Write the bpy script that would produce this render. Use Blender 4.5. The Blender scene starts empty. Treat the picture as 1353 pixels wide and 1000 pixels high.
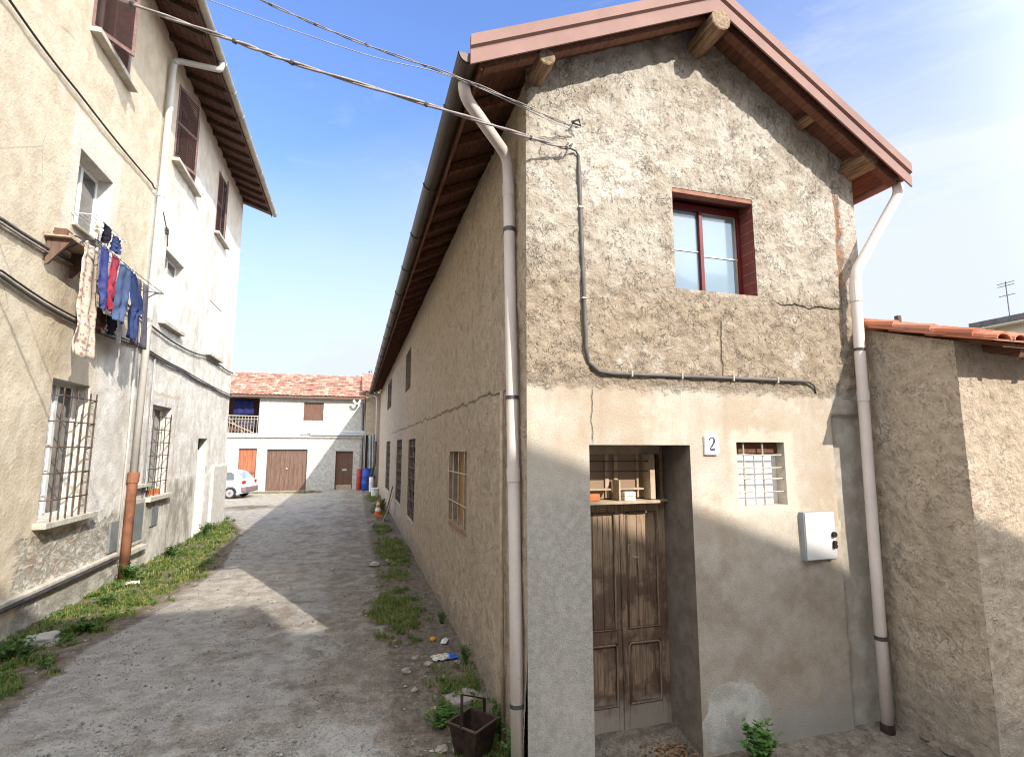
import bpy, bmesh, math, random
from mathutils import Vector, Matrix, noise
random.seed(7)
rad = math.radians
S = bpy.context.scene
COL = S.collection

# ------------------------------------------------------------------ camera, sky, sun, exposure
cam_d = bpy.data.cameras.new('camera'); cam = bpy.data.objects.new('camera', cam_d); COL.objects.link(cam)
S.camera = cam
cam_d.sensor_width = 36; cam_d.lens = 36*692/1353; cam_d.clip_end = 2000; cam_d.clip_start = .05
pit, yaw = rad(7.573), rad(16.629)
cam.location = (0, 0, 2.5); cam.rotation_euler = (rad(90)+pit, 0, -yaw)

SUN = Vector((3.97, -8.86, 6.1)).normalized()          # towards the sun
W = bpy.data.worlds.new('World'); S.world = W; W.use_nodes = True
nt = W.node_tree; nt.nodes.clear(); L = nt.links.new
o = nt.nodes.new('ShaderNodeOutputWorld'); bg = nt.nodes.new('ShaderNodeBackground'); sky = nt.nodes.new('ShaderNodeTexSky')
sky.sky_type = 'NISHITA'; sky.sun_disc = False
sky.sun_elevation = math.asin(SUN.z); sky.sun_rotation = math.atan2(SUN.x, SUN.y)
sky.air_density = 1.0; sky.dust_density = 1.2; sky.ozone_density = 2.0
tc = nt.nodes.new('ShaderNodeTexCoord'); sp = nt.nodes.new('ShaderNodeSeparateXYZ'); L(tc.outputs['Generated'], sp.inputs[0])
nz = nt.nodes.new('ShaderNodeTexNoise'); nz.inputs['Scale'].default_value = 1.6; nz.inputs['Detail'].default_value = 6
mp = nt.nodes.new('ShaderNodeMapping'); mp.inputs['Scale'].default_value = (1, 1, 2.6); L(tc.outputs['Generated'], mp.inputs[0]); L(mp.outputs[0], nz.inputs[0])
def wmath(op, a, b=0.0, c=None, clamp=False):
    n = nt.nodes.new('ShaderNodeMath'); n.operation = op; n.use_clamp = clamp
    for i, v in enumerate((a, b) if c is None else (a, b, c)):
        if isinstance(v, (int, float)): n.inputs[i].default_value = v
        else: L(v, n.inputs[i])
    return n.outputs[0]
hz = wmath('SUBTRACT', 1.15, wmath('MULTIPLY', sp.outputs[2], 2.15))       # whiter towards the horizon
hz = wmath('ADD', hz, wmath('MULTIPLY', wmath('SUBTRACT', nz.outputs[0], .5), .7))
nz2 = nt.nodes.new('ShaderNodeTexNoise'); nz2.inputs['Scale'].default_value = 3.2; nz2.inputs['Detail'].default_value = 9; nz2.inputs['Roughness'].default_value = .62; nz2.inputs['Distortion'].default_value = .5
mp2 = nt.nodes.new('ShaderNodeMapping'); mp2.inputs['Scale'].default_value = (1, .6, 3.0); mp2.inputs['Rotation'].default_value = (.3, .5, 0); L(tc.outputs['Generated'], mp2.inputs[0]); L(mp2.outputs[0], nz2.inputs[0])
wisp = wmath('MULTIPLY', wmath('SUBTRACT', nz2.outputs[0], .50, clamp=True), 1.6)
hz = wmath('ADD', wmath('ADD', hz, wisp), wmath('MULTIPLY', sp.outputs[0], .8), clamp=True)
mx = nt.nodes.new('ShaderNodeMix'); mx.data_type = 'RGBA'; L(hz, mx.inputs[0]); tn = nt.nodes.new('ShaderNodeMix'); tn.data_type = 'RGBA'; tn.blend_type = 'MULTIPLY'; tn.inputs[0].default_value = 1; L(sky.outputs[0], tn.inputs[6]); tn.inputs[7].default_value = (.50, .56, .74, 1); L(tn.outputs[2], mx.inputs[6]); mx.inputs[7].default_value = (1.66, 1.82, 2.0, 1)
# extra brightness added to the sunward half of the sky, to fill the shade
sw = nt.nodes.new('ShaderNodeMapRange'); sw.interpolation_type = 'SMOOTHSTEP'; L(sp.outputs[1], sw.inputs[0])
sw.inputs[1].default_value = .5; sw.inputs[2].default_value = -.15
mx2 = nt.nodes.new('ShaderNodeMix'); mx2.data_type = 'RGBA'; L(sw.outputs[0], mx2.inputs[0]); L(mx.outputs[2], mx2.inputs[6]); mx2.inputs[7].default_value = (6.4, 6.7, 7.0, 1)
L(mx2.outputs[2], bg.inputs[0]); bg.inputs[1].default_value = .15; L(bg.outputs[0], o.inputs[0])

sl = bpy.data.lights.new('sun', 'SUN'); sun = bpy.data.objects.new('sun', sl); COL.objects.link(sun)
sl.energy = 2.05; sl.angle = rad(.5); sl.color = (1, .93, .82)
sun.rotation_euler = SUN.to_track_quat('Z', 'Y').to_euler(); sun.location = (6, -12, 14)
S.view_settings.view_transform = 'Standard'; S.view_settings.look = 'None'; S.view_settings.gamma = 1
S.view_settings.exposure = 1.80
S.render.engine = 'CYCLES'
S.cycles.use_denoising = True; S.cycles.filter_width = 1.1; S.cycles.max_bounces = 8; S.cycles.diffuse_bounces = 4

# ------------------------------------------------------------------ node material helper
class NM:
    def __init__(s, name, rough=.85, spec=.3, metal=0):
        s.m = bpy.data.materials.new(name); s.m.use_nodes = True; s.t = s.m.node_tree
        s.b = s.t.nodes['Principled BSDF']; s.set('Roughness', rough); s.set('Specular IOR Level', spec); s.set('Metallic', metal)
        g = s.t.nodes.new('ShaderNodeNewGeometry'); s.P = g.outputs['Position']
        q = s.t.nodes.new('ShaderNodeSeparateXYZ'); s.link(s.P, q.inputs[0]); s.x, s.y, s.z = q.outputs
    def link(s, a, b): s.t.links.new(a, b)
    def set(s, k, v):
        i = s.b.inputs[k]
        if isinstance(v, bpy.types.NodeSocket): s.link(v, i)
        elif isinstance(v, tuple): i.default_value = (*v, 1) if len(v) == 3 else v
        else: i.default_value = v
        return s
    def put(s, sock, v):
        if isinstance(v, bpy.types.NodeSocket): s.link(v, sock)
        elif isinstance(v, tuple): sock.default_value = (*v, 1) if len(v) == 3 and sock.type == 'RGBA' else v
        else: sock.default_value = v
    def noise(s, sc=5, det=4, ro=.55, vec=None, stretch=None, dist=0):
        n = s.t.nodes.new('ShaderNodeTexNoise'); n.inputs['Scale'].default_value = sc; n.inputs['Detail'].default_value = det
        n.inputs['Roughness'].default_value = ro; n.inputs['Distortion'].default_value = dist
        v = vec or s.P
        if stretch:
            mpn = s.t.nodes.new('ShaderNodeMapping'); mpn.inputs['Scale'].default_value = stretch; s.link(v, mpn.inputs[0]); v = mpn.outputs[0]
        s.link(v, n.inputs[0]); return n.outputs[0]
    def vor(s, sc=5, feat='F1', out='Distance', stretch=None, rnd=1):
        n = s.t.nodes.new('ShaderNodeTexVoronoi'); n.feature = feat; n.inputs['Scale'].default_value = sc; n.inputs['Randomness'].default_value = rnd
        v = s.P
        if stretch:
            mpn = s.t.nodes.new('ShaderNodeMapping'); mpn.inputs['Scale'].default_value = stretch; s.link(v, mpn.inputs[0]); v = mpn.outputs[0]
        s.link(v, n.inputs[0]); return n.outputs[out]
    def attr(s, name):
        n = s.t.nodes.new('ShaderNodeAttribute'); n.attribute_name = name; return n.outputs['Fac']
    def math(s, op, a, b=0., clamp=False):
        n = s.t.nodes.new('ShaderNodeMath'); n.operation = op; n.use_clamp = clamp; s.put(n.inputs[0], a); s.put(n.inputs[1], b); return n.outputs[0]
    def mr(s, v, a, b, c=0., d=1.):                                  # clamped map range
        n = s.t.nodes.new('ShaderNodeMapRange'); n.interpolation_type = 'SMOOTHSTEP'
        for k, q in zip((0, 1, 2, 3, 4), (v, a, b, c, d)): s.put(n.inputs[k], q)
        return n.outputs[0]
    def crevice(s, sc, w=.02, dist=1.2, gate=(.46, .60), gsc=4, stretch=None):   # thin broken lines between lumps of render
        a = s.mr(s.math('ABSOLUTE', s.math('SUBTRACT', s.noise(sc, 3, .6, stretch=stretch, dist=dist), .5)), w, w*.25)
        return s.mul(a, s.mr(s.noise(gsc, 4, .6), *gate))
    def mix(s, f, a, b, mode='MIX'):
        n = s.t.nodes.new('ShaderNodeMix'); n.data_type = 'RGBA'; n.blend_type = mode; s.put(n.inputs[0], f); s.put(n.inputs[6], a); s.put(n.inputs[7], b); return n.outputs[2]
    def mul(s, *a):
        r = a[0]
        for k in a[1:]: r = s.math('MULTIPLY', r, k)
        return r
    def bump(s, h, strength=.5, dist=.01, prev=None):
        n = s.t.nodes.new('ShaderNodeBump'); n.inputs['Strength'].default_value = strength; n.inputs['Distance'].default_value = dist
        s.link(h, n.inputs['Height'])
        if prev is not None: s.link(prev, n.inputs['Normal'])
        s.link(n.outputs[0], s.b.inputs['Normal']); return n.outputs[0]

def simple(name, col, rough=.7, var=.25, sc=8, metal=0, spec=.3, bump=.15, stretch=None, col2=None):
    n = NM(name, rough, spec, metal)
    c2 = col2 or tuple(c*(1-var*1.6) for c in col)
    f = n.mr(n.noise(sc, 5, .6, stretch=stretch), .3, .7)
    n.set('Base Color', n.mix(f, c2, col))
    if bump: n.bump(n.noise(sc*6, 3, .6, stretch=stretch), bump, .004)
    return n.m

# -- rough cast front of the house
def mat_facade():
    n = NM('roughcast_front', .93, .15)
    big = n.noise(1.1, 5, .6); mid = n.noise(5, 5, .65); fine = n.noise(38, 4, .7); streak = n.noise(3, 4, .6, stretch=(2.2, 2.2, .5))
    edge = n.math('ADD', n.z, n.math('MULTIPLY', n.math('SUBTRACT', n.noise(6, 6, .72), .5), .36))
    up = n.mr(edge, 3.02, 3.16)
    # upper: tan below, paler lime higher up
    pale = n.mr(n.math('ADD', n.z, n.math('MULTIPLY', n.math('SUBTRACT', mid, .5), .9)), 3.85, 4.45)
    tan = n.mix(n.mr(mid, .35, .7), (.235, .185, .135), (.325, .265, .20))
    lime = n.mix(n.mr(n.noise(3.2, 6, .7), .36, .62), (.285, .24, .19), (.40, .362, .31))
    upc = n.mix(pale, tan, lime)
    pits = n.mul(n.mr(n.noise(26, 4, .65, stretch=(1, 1, .7)), .60, .70), n.mr(n.noise(2.2, 4), .35, .6))
    upc = n.mix(n.mul(pits, .55), upc, (.14, .11, .085))
    upc = n.mix(n.mul(n.mr(n.noise(34, 5, .75, stretch=(1, 1, .6)), .57, .66), .25), upc, (.2, .16, .125))
    crv = n.math('MAXIMUM', n.crevice(9, .022, dist=.25, gate=(.50, .64)), n.crevice(17, .024, dist=.2, gate=(.52, .64), gsc=6, stretch=(1, 1, .7)))
    upc = n.mix(n.mul(crv, .42), upc, (.13, .10, .075))
    upc = n.mix(n.mul(n.mr(n.math('ADD', n.noise(1.7, 6, .75), n.mr(n.z, 4.3, 5.4, -.06, .06)), .52, .62), .6), upc, (.50, .47, .42))
    upc = n.mix(n.mul(n.mr(n.noise(2.6, 5, .7, stretch=(2, 2, .35)), .57, .68), .3), upc, (.32, .255, .185))
    upc = n.mix(n.mul(n.mr(fine, .50, .68), .35), upc, (.46, .42, .36))
    # lower: smoother render, warm, blotched
    lo = n.mix(n.mr(big, .38, .62), (.36, .295, .225), (.42, .38, .325))
    lo = n.mix(n.mul(n.mr(n.noise(2.3, 5, .6), .52, .66), .6), lo, (.50, .455, .385))
    lo = n.mix(n.mul(n.mr(streak, .5, .75), .35), lo, (.30, .21, .15))
    lo = n.mix(n.mul(n.mr(n.noise(60, 2, .6), .55, .75), .35), lo, (.22, .18, .14))
    low = n.mr(n.math('ADD', n.z, n.math('MULTIPLY', n.math('SUBTRACT', mid, .5), 1.6)), 1.9, .9)
    lo = n.mix(n.mul(low, .75), lo, n.mix(n.mr(n.noise(3.3, 6, .7), .35, .65), (.20, .155, .12), (.30, .265, .22)))
    # grey cement pier left of the door
    pier = n.mul(n.mr(n.math('ADD', n.x, n.math('MULTIPLY', mid, .02)), 2.085, 2.07), n.mr(n.math('ADD', n.z, n.math('MULTIPLY', big, .6)), 2.75, 2.2))
    pc = n.mix(n.mr(n.noise(14, 5, .7), .35, .7), (.285, .268, .238), (.39, .37, .335))
    pc = n.mix(n.mul(n.mr(n.noise(1.8, 6, .7, stretch=(1, 1, .5)), .5, .66), .5), pc, (.45, .42, .37))
    pc = n.mix(n.mul(n.mr(n.noise(45, 3, .7), .55, .7), .45), pc, (.14, .13, .12))
    pc = n.mix(n.mul(n.mr(n.noise(7, 5, .7), .6, .7), .4), pc, (.18, .16, .135))
    lo = n.mix(n.mul(pier, .9), lo, pc)
    # bare pale patch and damp foot
    dx = n.math('SUBTRACT', n.x, 3.5); dz = n.math('SUBTRACT', n.z, .0)
    d2 = n.math('ADD', n.math('MULTIPLY', n.math('MULTIPLY', dx, dx), 5.0), n.math('MULTIPLY', n.math('MULTIPLY', dz, dz), 5.5))
    ring = n.math('ADD', d2, n.math('MULTIPLY', n.math('SUBTRACT', n.noise(5, 5), .5), 1.3))
    lo = n.mix(n.mr(ring, .72, .66), lo, n.mix(n.mr(mid, .4, .6), (.30, .28, .25), (.40, .385, .35)))
    foot = n.mr(n.math('ADD', n.z, n.math('MULTIPLY', n.math('SUBTRACT', n.noise(4, 5), .5), .9)), .25, -.1)
    lo = n.mix(n.mul(foot, n.mr(n.x, 3.6, 4.1), .8), lo, (.25, .24, .22))
    # whitewashed surround of the small window and a darker, greyer right-hand strip
    wx = n.math('ABSOLUTE', n.math('SUBTRACT', n.x, 3.98)); wz = n.math('ABSOLUTE', n.math('SUBTRACT', n.z, 2.25))
    wd = n.math('MAXIMUM', wx, n.math('SUBTRACT', wz, .02))
    wd = n.math('ADD', wd, n.math('MULTIPLY', n.math('SUBTRACT', n.noise(5, 5, .65), .5), .34))
    lo = n.mix(n.mul(n.mr(wd, .44, .33), .55), lo, (.52, .48, .41))
    strip = n.mul(n.mr(n.x, 4.92, 4.94), .9)
    lo = n.mix(strip, lo, n.mix(n.mr(mid, .4, .65), (.26, .235, .20), (.36, .34, .30)))
    col = n.mix(up, lo, upc)
    # exposed brick scar near the right corner
    sx = n.math('ABSOLUTE', n.math('SUBTRACT', n.x, n.math('ADD', 5.215, n.math('MULTIPLY', n.math('SUBTRACT', n.noise(6, 3), .5), .16))))
    scar = n.mul(n.mr(sx, .045, .025), n.mr(n.z, 4.15, 4.3), n.mr(n.z, 5.45, 5.3))
    brick = n.mix(n.mr(n.noise(9, 3), .42, .55), (.20, .15, .11), (.32, .16, .10))
    col = n.mix(n.mul(scar, .9), col, brick)
    # hairline cracks
    def crack(u, v, a, b, w=.006, sc=5, amp=.12):
        d = n.math('ABSOLUTE', n.math('ADD', n.math('SUBTRACT', u, v), n.math('MULTIPLY', n.math('SUBTRACT', n.noise(sc, 3), .5), amp)))
        return d
    c1 = n.mul(n.mr(crack(n.z, 4.03, 0, 0), .016, .004), n.mr(n.x, 4.25, 4.35), n.mr(n.x, 5.2, 5.1))
    c2 = n.mul(n.mr(crack(n.x, 3.55, 0, 0, amp=.06), .012, .004), n.mr(n.z, 3.15, 3.25), n.mr(n.z, 3.9, 3.7))
    c3 = n.mul(n.mr(crack(n.x, 2.09, 0, 0, amp=.07), .009, .002), n.mr(n.z, 2.5, 2.6), n.mr(n.z, 3.1, 2.95), .6)
    cr = n.math('MAXIMUM', c1, n.math('MAXIMUM', c2, c3))
    col = n.mix(n.mul(cr, .8), col, (.08, .06, .045))
    n.set('Base Color', col)
    h = n.math('ADD', n.mul(up, n.math('ADD', n.math('MULTIPLY', n.noise(24, 4, .7, stretch=(1, 1, .75)), 1.0), n.math('MULTIPLY', n.noise(11, 3, .6), 1.0))), n.math('MULTIPLY', n.noise(70, 3, .7), .28))
    h = n.math('SUBTRACT', h, n.math('MULTIPLY', cr, 1.2)); h = n.math('SUBTRACT', h, n.math('MULTIPLY', n.mul(n.math('MAXIMUM', pits, crv), up), .9))
    n.bump(h, 1.0, .024)
    return n.m

def mat_side(name='roughcast_side', seam=True):
    n = NM(name, .95, .12)
    mid = n.noise(4, 5, .65); big = n.noise(.5, 4, .6)
    c = n.mix(n.mr(mid, .35, .68), (.43, .345, .26), (.58, .48, .375))
    c = n.mix(n.mul(n.mr(big, .42, .6), .5), c, (.47, .385, .29))
    c = n.mix(n.mul(n.mr(n.noise(2, 5, .7, stretch=(1, 1, .35)), .55, .7), .4), c, (.25, .205, .165))
    c = n.mix(n.mul(n.mr(n.z, 3.2, 4.4), .3), c, (.46, .37, .25))
    pits = n.mr(n.noise(26, 4, .65), .61, .72)
    c = n.mix(n.mul(pits, .35), c, (.16, .125, .09))
    c = n.mix(n.mul(n.mr(n.noise(12, 5, .75, dist=.8), .48, .62), .4), c, (.34, .265, .195))
    c = n.mix(n.mul(n.mr(n.noise(36, 5, .75), .53, .66), .5), c, (.62, .53, .42))
    c = n.mix(n.mul(n.mr(n.noise(31, 5, .75, stretch=(1, 1, .8)), .57, .66), .35), c, (.2, .16, .125))
    crv = n.math('MAXIMUM', n.crevice(9, .024, dist=.2, gate=(.52, .66)), n.crevice(18, .026, dist=.2, gate=(.52, .66), gsc=6))
    c = n.mix(n.mul(crv, .28), c, (.13, .10, .075))
    foot = n.mr(n.math('ADD', n.z, n.math('MULTIPLY', n.math('SUBTRACT', n.noise(2.5, 5), .5), .9)), .5, .05)
    c = n.mix(n.mul(foot, .5), c, (.25, .225, .195))
    d = n.math('ABSOLUTE', n.math('ADD', n.math('SUBTRACT', n.z, 3.1), n.math('MULTIPLY', n.math('SUBTRACT', n.noise(1.6, 5, .7), .5), .3)))
    cr = n.mul(n.mr(d, .022, .006), n.mr(n.y, 5.0, 5.2), n.mr(n.y, 26, 18), .8 if seam else 0.)
    c = n.mix(n.mul(cr, .7), c, (.09, .07, .05))
    n.set('Base Color', c)
    h = n.math('ADD', n.noise(26, 5, .75), n.math('MULTIPLY', n.noise(9, 3, .6), 1.2))
    h = n.math('SUBTRACT', h, n.math('MULTIPLY', cr, 1.0)); h = n.math('SUBTRACT', h, n.math('MULTIPLY', n.math('MAXIMUM', pits, crv), .6))
    n.bump(h, 1.0, .035)
    return n.m

def mat_reveal(name, c1, c2):
    n = NM(name, .92, .15)
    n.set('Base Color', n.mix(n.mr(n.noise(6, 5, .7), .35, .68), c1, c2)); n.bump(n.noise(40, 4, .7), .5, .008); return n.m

def mat_left():
    n = NM('old_limewash', .93, .15)
    mid = n.noise(3, 6, .65); big = n.noise(.8, 4, .6)
    beige = n.mix(n.mr(mid, .34, .66), (.50, .425, .315), (.60, .525, .41))
    beige = n.mix(n.mul(n.mr(n.noise(1.2, 6, .65), .52, .68), .5), beige, (.62, .55, .43))
    beige = n.mix(n.mul(n.mr(n.noise(2, 5, .6, stretch=(1, 1, .2)), .56, .72), .35), beige, (.40, .34, .25))
    white = n.mix(n.mr(mid, .36, .62), (.56, .53, .48), (.70, .675, .63))
    white = n.mix(n.mul(n.mr(n.noise(1.3, 6, .7, stretch=(1, 1, .45)), .52, .66), .6), white, (.40, .355, .295))
    white = n.mix(n.mul(n.mr(n.noise(2.4, 6, .75, stretch=(1, 3, .22)), .56, .68), .45), white, (.38, .33, .27))
    # border between the two coats: beyond the downpipe, and at the right of the first window below
    by = n.math('ADD', n.y, n.math('MULTIPLY', n.math('SUBTRACT', n.noise(2, 5), .5), .7))
    upw = n.mr(by, 12.6, 14.4); lww = n.mul(n.mr(by, 10.2, 10.7), n.mr(n.math('ADD', n.z, n.math('MULTIPLY', big, .8)), 5.1, 4.4))
    fl = n.mul(n.mr(n.y, 12.0, 12.3), n.mr(n.z, 9.3, 7.8))
    wf = n.math('MAXIMUM', n.math('MAXIMUM', upw, lww), fl)
    hi = n.mul(n.mr(n.z, 9.6, 10.4), .55)
    white = n.mix(n.mul(hi, .8), white, (.60, .52, .38))
    c = n.mix(wf, beige, white)
    # broken render and rubble under the first window
    lowz = n.math('ADD', n.z, n.math('MULTIPLY', n.math('SUBTRACT', n.noise(3.5, 5, .65), .5), 1.1))
    rub = n.mul(n.mr(lowz, 1.28, 1.2), n.mr(by, 12.1, 11.8), n.mr(n.math('ADD', n.y, n.math('MULTIPLY', mid, .7)), 9.1, 9.2))
    rn = n.noise(7, 6, .75, stretch=(1, 1, 1.7), dist=.8)
    rc = n.mix(n.mr(rn, .36, .60), (.34, .29, .23), (.70, .67, .60))
    rc = n.mix(n.mul(n.mr(n.noise(15, 5, .8), .55, .7), .6), rc, (.28, .24, .20))
    rc = n.mix(n.mul(n.mr(n.noise(3.4, 3, .6, stretch=(1, .8, 2.8)), .61, .64), n.mr(n.z, .6, .8), .8), rc, (.50, .25, .16))
    c = n.mix(n.mul(rub, .9), c, rc)
    # grey stained cement plinth beyond the pipe
    pl = n.mul(n.mr(n.math('ADD', n.z, n.math('MULTIPLY', n.math('SUBTRACT', n.noise(2, 5), .5), .25)), 1.78, 1.72), n.mr(n.y, 13.0, 13.1), n.mr(n.y, 16.7, 16.6))
    plc = n.mix(n.mr(n.noise(2.2, 6, .7, stretch=(1, 1, .6)), .36, .66), (.30, .27, .23), (.66, .62, .56))
    c = n.mix(n.mul(pl, .95), c, plc)
    foot = n.mul(n.mr(lowz, .5, .25), n.mr(by, 12.6, 12.1))
    c = n.mix(n.mul(foot, .7), c, n.mix(n.mr(mid, .4, .6), (.36, .33, .28), (.60, .56, .50)))
    # cement patches round the middle window
    wx = n.math('ABSOLUTE', n.math('SUBTRACT', n.y, 9.78)); wz = n.math('ABSOLUTE', n.math('SUBTRACT', n.z, 6.62))
    wd = n.math('MAXIMUM', wx, n.math('SUBTRACT', wz, .22)); wd = n.math('ADD', wd, n.math('MULTIPLY', n.math('SUBTRACT', n.noise(3, 4), .5), .3))
    c = n.mix(n.mul(n.mr(wd, .88, .8), .75), c, (.60, .56, .49))
    wx = n.math('ABSOLUTE', n.math('SUBTRACT', n.y, 13.9)); wz = n.math('ABSOLUTE', n.math('SUBTRACT', n.z, 2.5))
    wd = n.math('MAXIMUM', wx, n.math('SUBTRACT', wz, .3)); wd = n.math('ADD', wd, n.math('MULTIPLY', n.math('SUBTRACT', n.noise(3, 4), .5), .25))
    c = n.mix(n.mul(n.mr(wd, .98, .94), n.mr(wd, .86, .9), .6), c, (.48, .36, .26))
    cr = n.mul(n.mr(n.vor(.55, 'DISTANCE_TO_EDGE'), .006, .001), n.mr(n.noise(.9, 3), .5, .62))
    c = n.mix(n.mul(cr, .5), c, (.25, .21, .17))
    n.set('Base Color', c)
    h = n.math('ADD', n.noise(22, 5, .7), n.math('MULTIPLY', n.noise(5, 3, .6), 1.0))
    h = n.math('SUBTRACT', h, n.math('MULTIPLY', n.mul(rub, n.mr(rn, .62, .36)), 2.2))
    n.bump(h, .8, .018)
    return n.m

def mat_ground():
    n = NM('gravelly_asphalt', .95, .12)
    fine = n.noise(55, 4, .75); mid = n.noise(4, 6, .7); big = n.noise(.7, 5, .6)
    grey = n.mix(n.mr(mid, .34, .68), (.245, .228, .208), (.38, .358, .33))
    brown = n.mix(n.mr(mid, .4, .65), (.18, .152, .125), (.29, .255, .215))
    c = n.mix(n.mr(n.math('ADD', n.noise(1.1, 6, .7, dist=.6), n.mr(n.x, -2.2, .6, -.06, .10)), .45, .60), grey, brown)
    c = n.mix(n.mul(n.mr(fine, .54, .68), .7), c, (.46, .45, .43))
    c = n.mix(n.mul(n.mr(n.noise(70, 3, .7), .54, .68), .6), c, (.075, .07, .065))
    c = n.mix(n.mul(n.mr(n.noise(2.1, 5, .7), .58, .7), .35), c, (.10, .092, .085))
    so = n.attr('soil')
    c = n.mix(n.mr(n.math('ADD', so, n.math('MULTIPLY', n.math('SUBTRACT', n.noise(6, 5, .7), .5), .8)), .35, .7), c, n.mix(n.mr(n.noise(9, 5, .7), .36, .66), (.115, .095, .075), (.21, .18, .15)))
    tk = n.math('ADD', n.x, n.math('MULTIPLY', n.math('SUBTRACT', n.noise(.35, 3), .5), .9))
    t1 = n.mr(n.math('ABSOLUTE', n.math('ADD', tk, 2.25)), .35, .08); t2 = n.mr(n.math('ABSOLUTE', n.math('ADD', tk, .65)), .35, .08)
    c = n.mix(n.mul(n.math('MAXIMUM', t1, t2), n.mr(mid, .35, .6), .45), c, (.36, .345, .32))
    c = n.mix(n.attr('pale'), c, n.mix(n.mr(mid, .38, .62), (.30, .26, .215), (.42, .385, .335)))
    dirt = n.mix(n.mr(n.noise(9, 5, .7), .36, .66), (.105, .082, .058), (.20, .165, .125))
    veg = n.attr('veg')
    moss = n.mix(n.mr(n.noise(13, 5, .7), .35, .65), (.075, .10, .03), (.17, .19, .065))
    c = n.mix(n.mr(veg, .05, .5), c, n.mix(n.mr(n.math('ADD', veg, n.math('MULTIPLY', n.math('SUBTRACT', n.noise(10, 5, .7), .5), 1.4)), .45, .8), dirt, moss))
    n.set('Base Color', c)
    st = n.vor(45, 'F1')
    h = n.math('ADD', n.math('MULTIPLY', fine, 1.0), n.math('MULTIPLY', n.mr(st, .5, .1), .9)); h = n.math('ADD', h, n.math('MULTIPLY', mid, 1.5))
    n.bump(h, .9, .012)
    return n.m

def mat_wood(name, c1, c2, stretch=(18, 18, 1.4), rough=.75, c3=None, worn=None, top=None):
    n = NM(name, rough, .25)
    g = n.noise(2.2, 6, .65, stretch=stretch, dist=.4)
    c = n.mix(n.mr(g, .34, .66), c1, c2)
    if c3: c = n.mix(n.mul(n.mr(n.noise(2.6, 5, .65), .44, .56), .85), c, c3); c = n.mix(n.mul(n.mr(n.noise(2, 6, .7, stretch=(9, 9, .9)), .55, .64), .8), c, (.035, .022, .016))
    if worn: c = n.mix(n.mul(n.mr(n.math('ADD', n.z, n.math('MULTIPLY', n.math('SUBTRACT', n.noise(6, 5), .5), .5)), .15, -.08), .85), c, worn)
    if top: c = n.mix(n.mul(n.mr(n.math('ADD', n.z, n.math('MULTIPLY', n.math('SUBTRACT', n.noise(4, 5), .5), .9)), 1.15, 1.7), n.mr(g, .3, .55), .85), c, top)  # paler upper wood; the sunlit patch is put into its colour
    n.set('Base Color', c); n.bump(g, .7, .008); return n.m

def mat_tiles(name, cols, row, colw, ax='x', ay='y', bumpy=.3):
    n = NM(name, .85, .2)
    m = n.t.nodes.new('ShaderNodeCombineXYZ')
    fx = n.math('FLOOR', n.math('DIVIDE', getattr(n, ax), colw)); fy = n.math('FLOOR', n.math('DIVIDE', getattr(n, ay), row))
    n.put(m.inputs[0], fx); n.put(m.inputs[1], fy)
    wn = n.t.nodes.new('ShaderNodeTexWhiteNoise'); wn.noise_dimensions = '2D'; n.link(m.outputs[0], wn.inputs['Vector'])
    r = n.t.nodes.new('ShaderNodeValToRGB'); r.color_ramp.interpolation = 'CONSTANT'; els = r.color_ramp.elements
    while len(els) < len(cols): els.new(.5)
    for i, c in enumerate(cols): els[i].position = i/len(cols); els[i].color = (*c, 1)
    n.link(wn.outputs['Value'], r.inputs[0])
    c = n.mix(n.mul(n.mr(n.noise(2.5, 5, .7), .5, .7), .5), r.outputs[0], (.20, .15, .12))
    n.set('Base Color', c); n.bump(n.noise(30, 4), bumpy, .006); return n.m

M = {}
M['facade'] = mat_facade(); M['side'] = mat_side(); M['left'] = mat_left(); M['ground'] = mat_ground()
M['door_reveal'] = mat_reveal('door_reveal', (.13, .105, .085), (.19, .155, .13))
M['reveal'] = mat_reveal('plaster_reveal', (.36, .31, .25), (.46, .41, .34))
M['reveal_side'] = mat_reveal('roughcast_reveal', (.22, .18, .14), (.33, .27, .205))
M['white_reveal'] = mat_reveal('white_reveal', (.50, .47, .42), (.64, .615, .575))
M['annex'] = mat_side('annex_roughcast', False)
M['rear_wall'] = mat_reveal('rear_render', (.38, .36, .33), (.54, .525, .49))
M['rear_low'] = mat_reveal('rear_lower_render', (.40, .375, .345), (.56, .53, .49))
M['far_wall'] = mat_reveal('far_render', (.50, .45, .34), (.56, .51, .40))
M['street_wall'] = mat_reveal('street_render', (.45, .38, .28), (.55, .47, .36))
M['fascia'] = simple('pink_brown_sheet_metal', (.27, .168, .148), .5, .12, 3, 0, .3, .05, col2=(.24, .145, .125))
def painted(name, a, b, dirt, rough=.5):
    n = NM(name, rough, .35); c = n.mix(n.mr(n.noise(1.3, 5, .65), .3, .7), a, b)
    c = n.mix(n.mul(n.mr(n.noise(3.5, 6, .75, stretch=(1, 1, .5)), .54, .78), .16), c, dirt)
    c = n.mix(n.mul(n.mr(n.noise(40, 3, .7), .6, .72), .35), c, dirt)
    n.set('Base Color', c); n.bump(n.noise(5, 3), .12, .006); return n.m
M['fascia'] = painted('faded_pink_brown_sheet', (.255, .15, .128), (.20, .115, .098), (.17, .115, .10), .75)
M['soffit'] = mat_wood('red_brown_boards', (.10, .042, .026), (.185, .085, .05), (14, 1.2, 14))
M['soffit_left'] = mat_wood('dark_red_boards', (.10, .052, .040), (.19, .105, .08), (1.4, 14, 14))
M['beam'] = mat_wood('weathered_log', (.10, .058, .032), (.31, .205, .12), (20, 1.2, 20))
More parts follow.
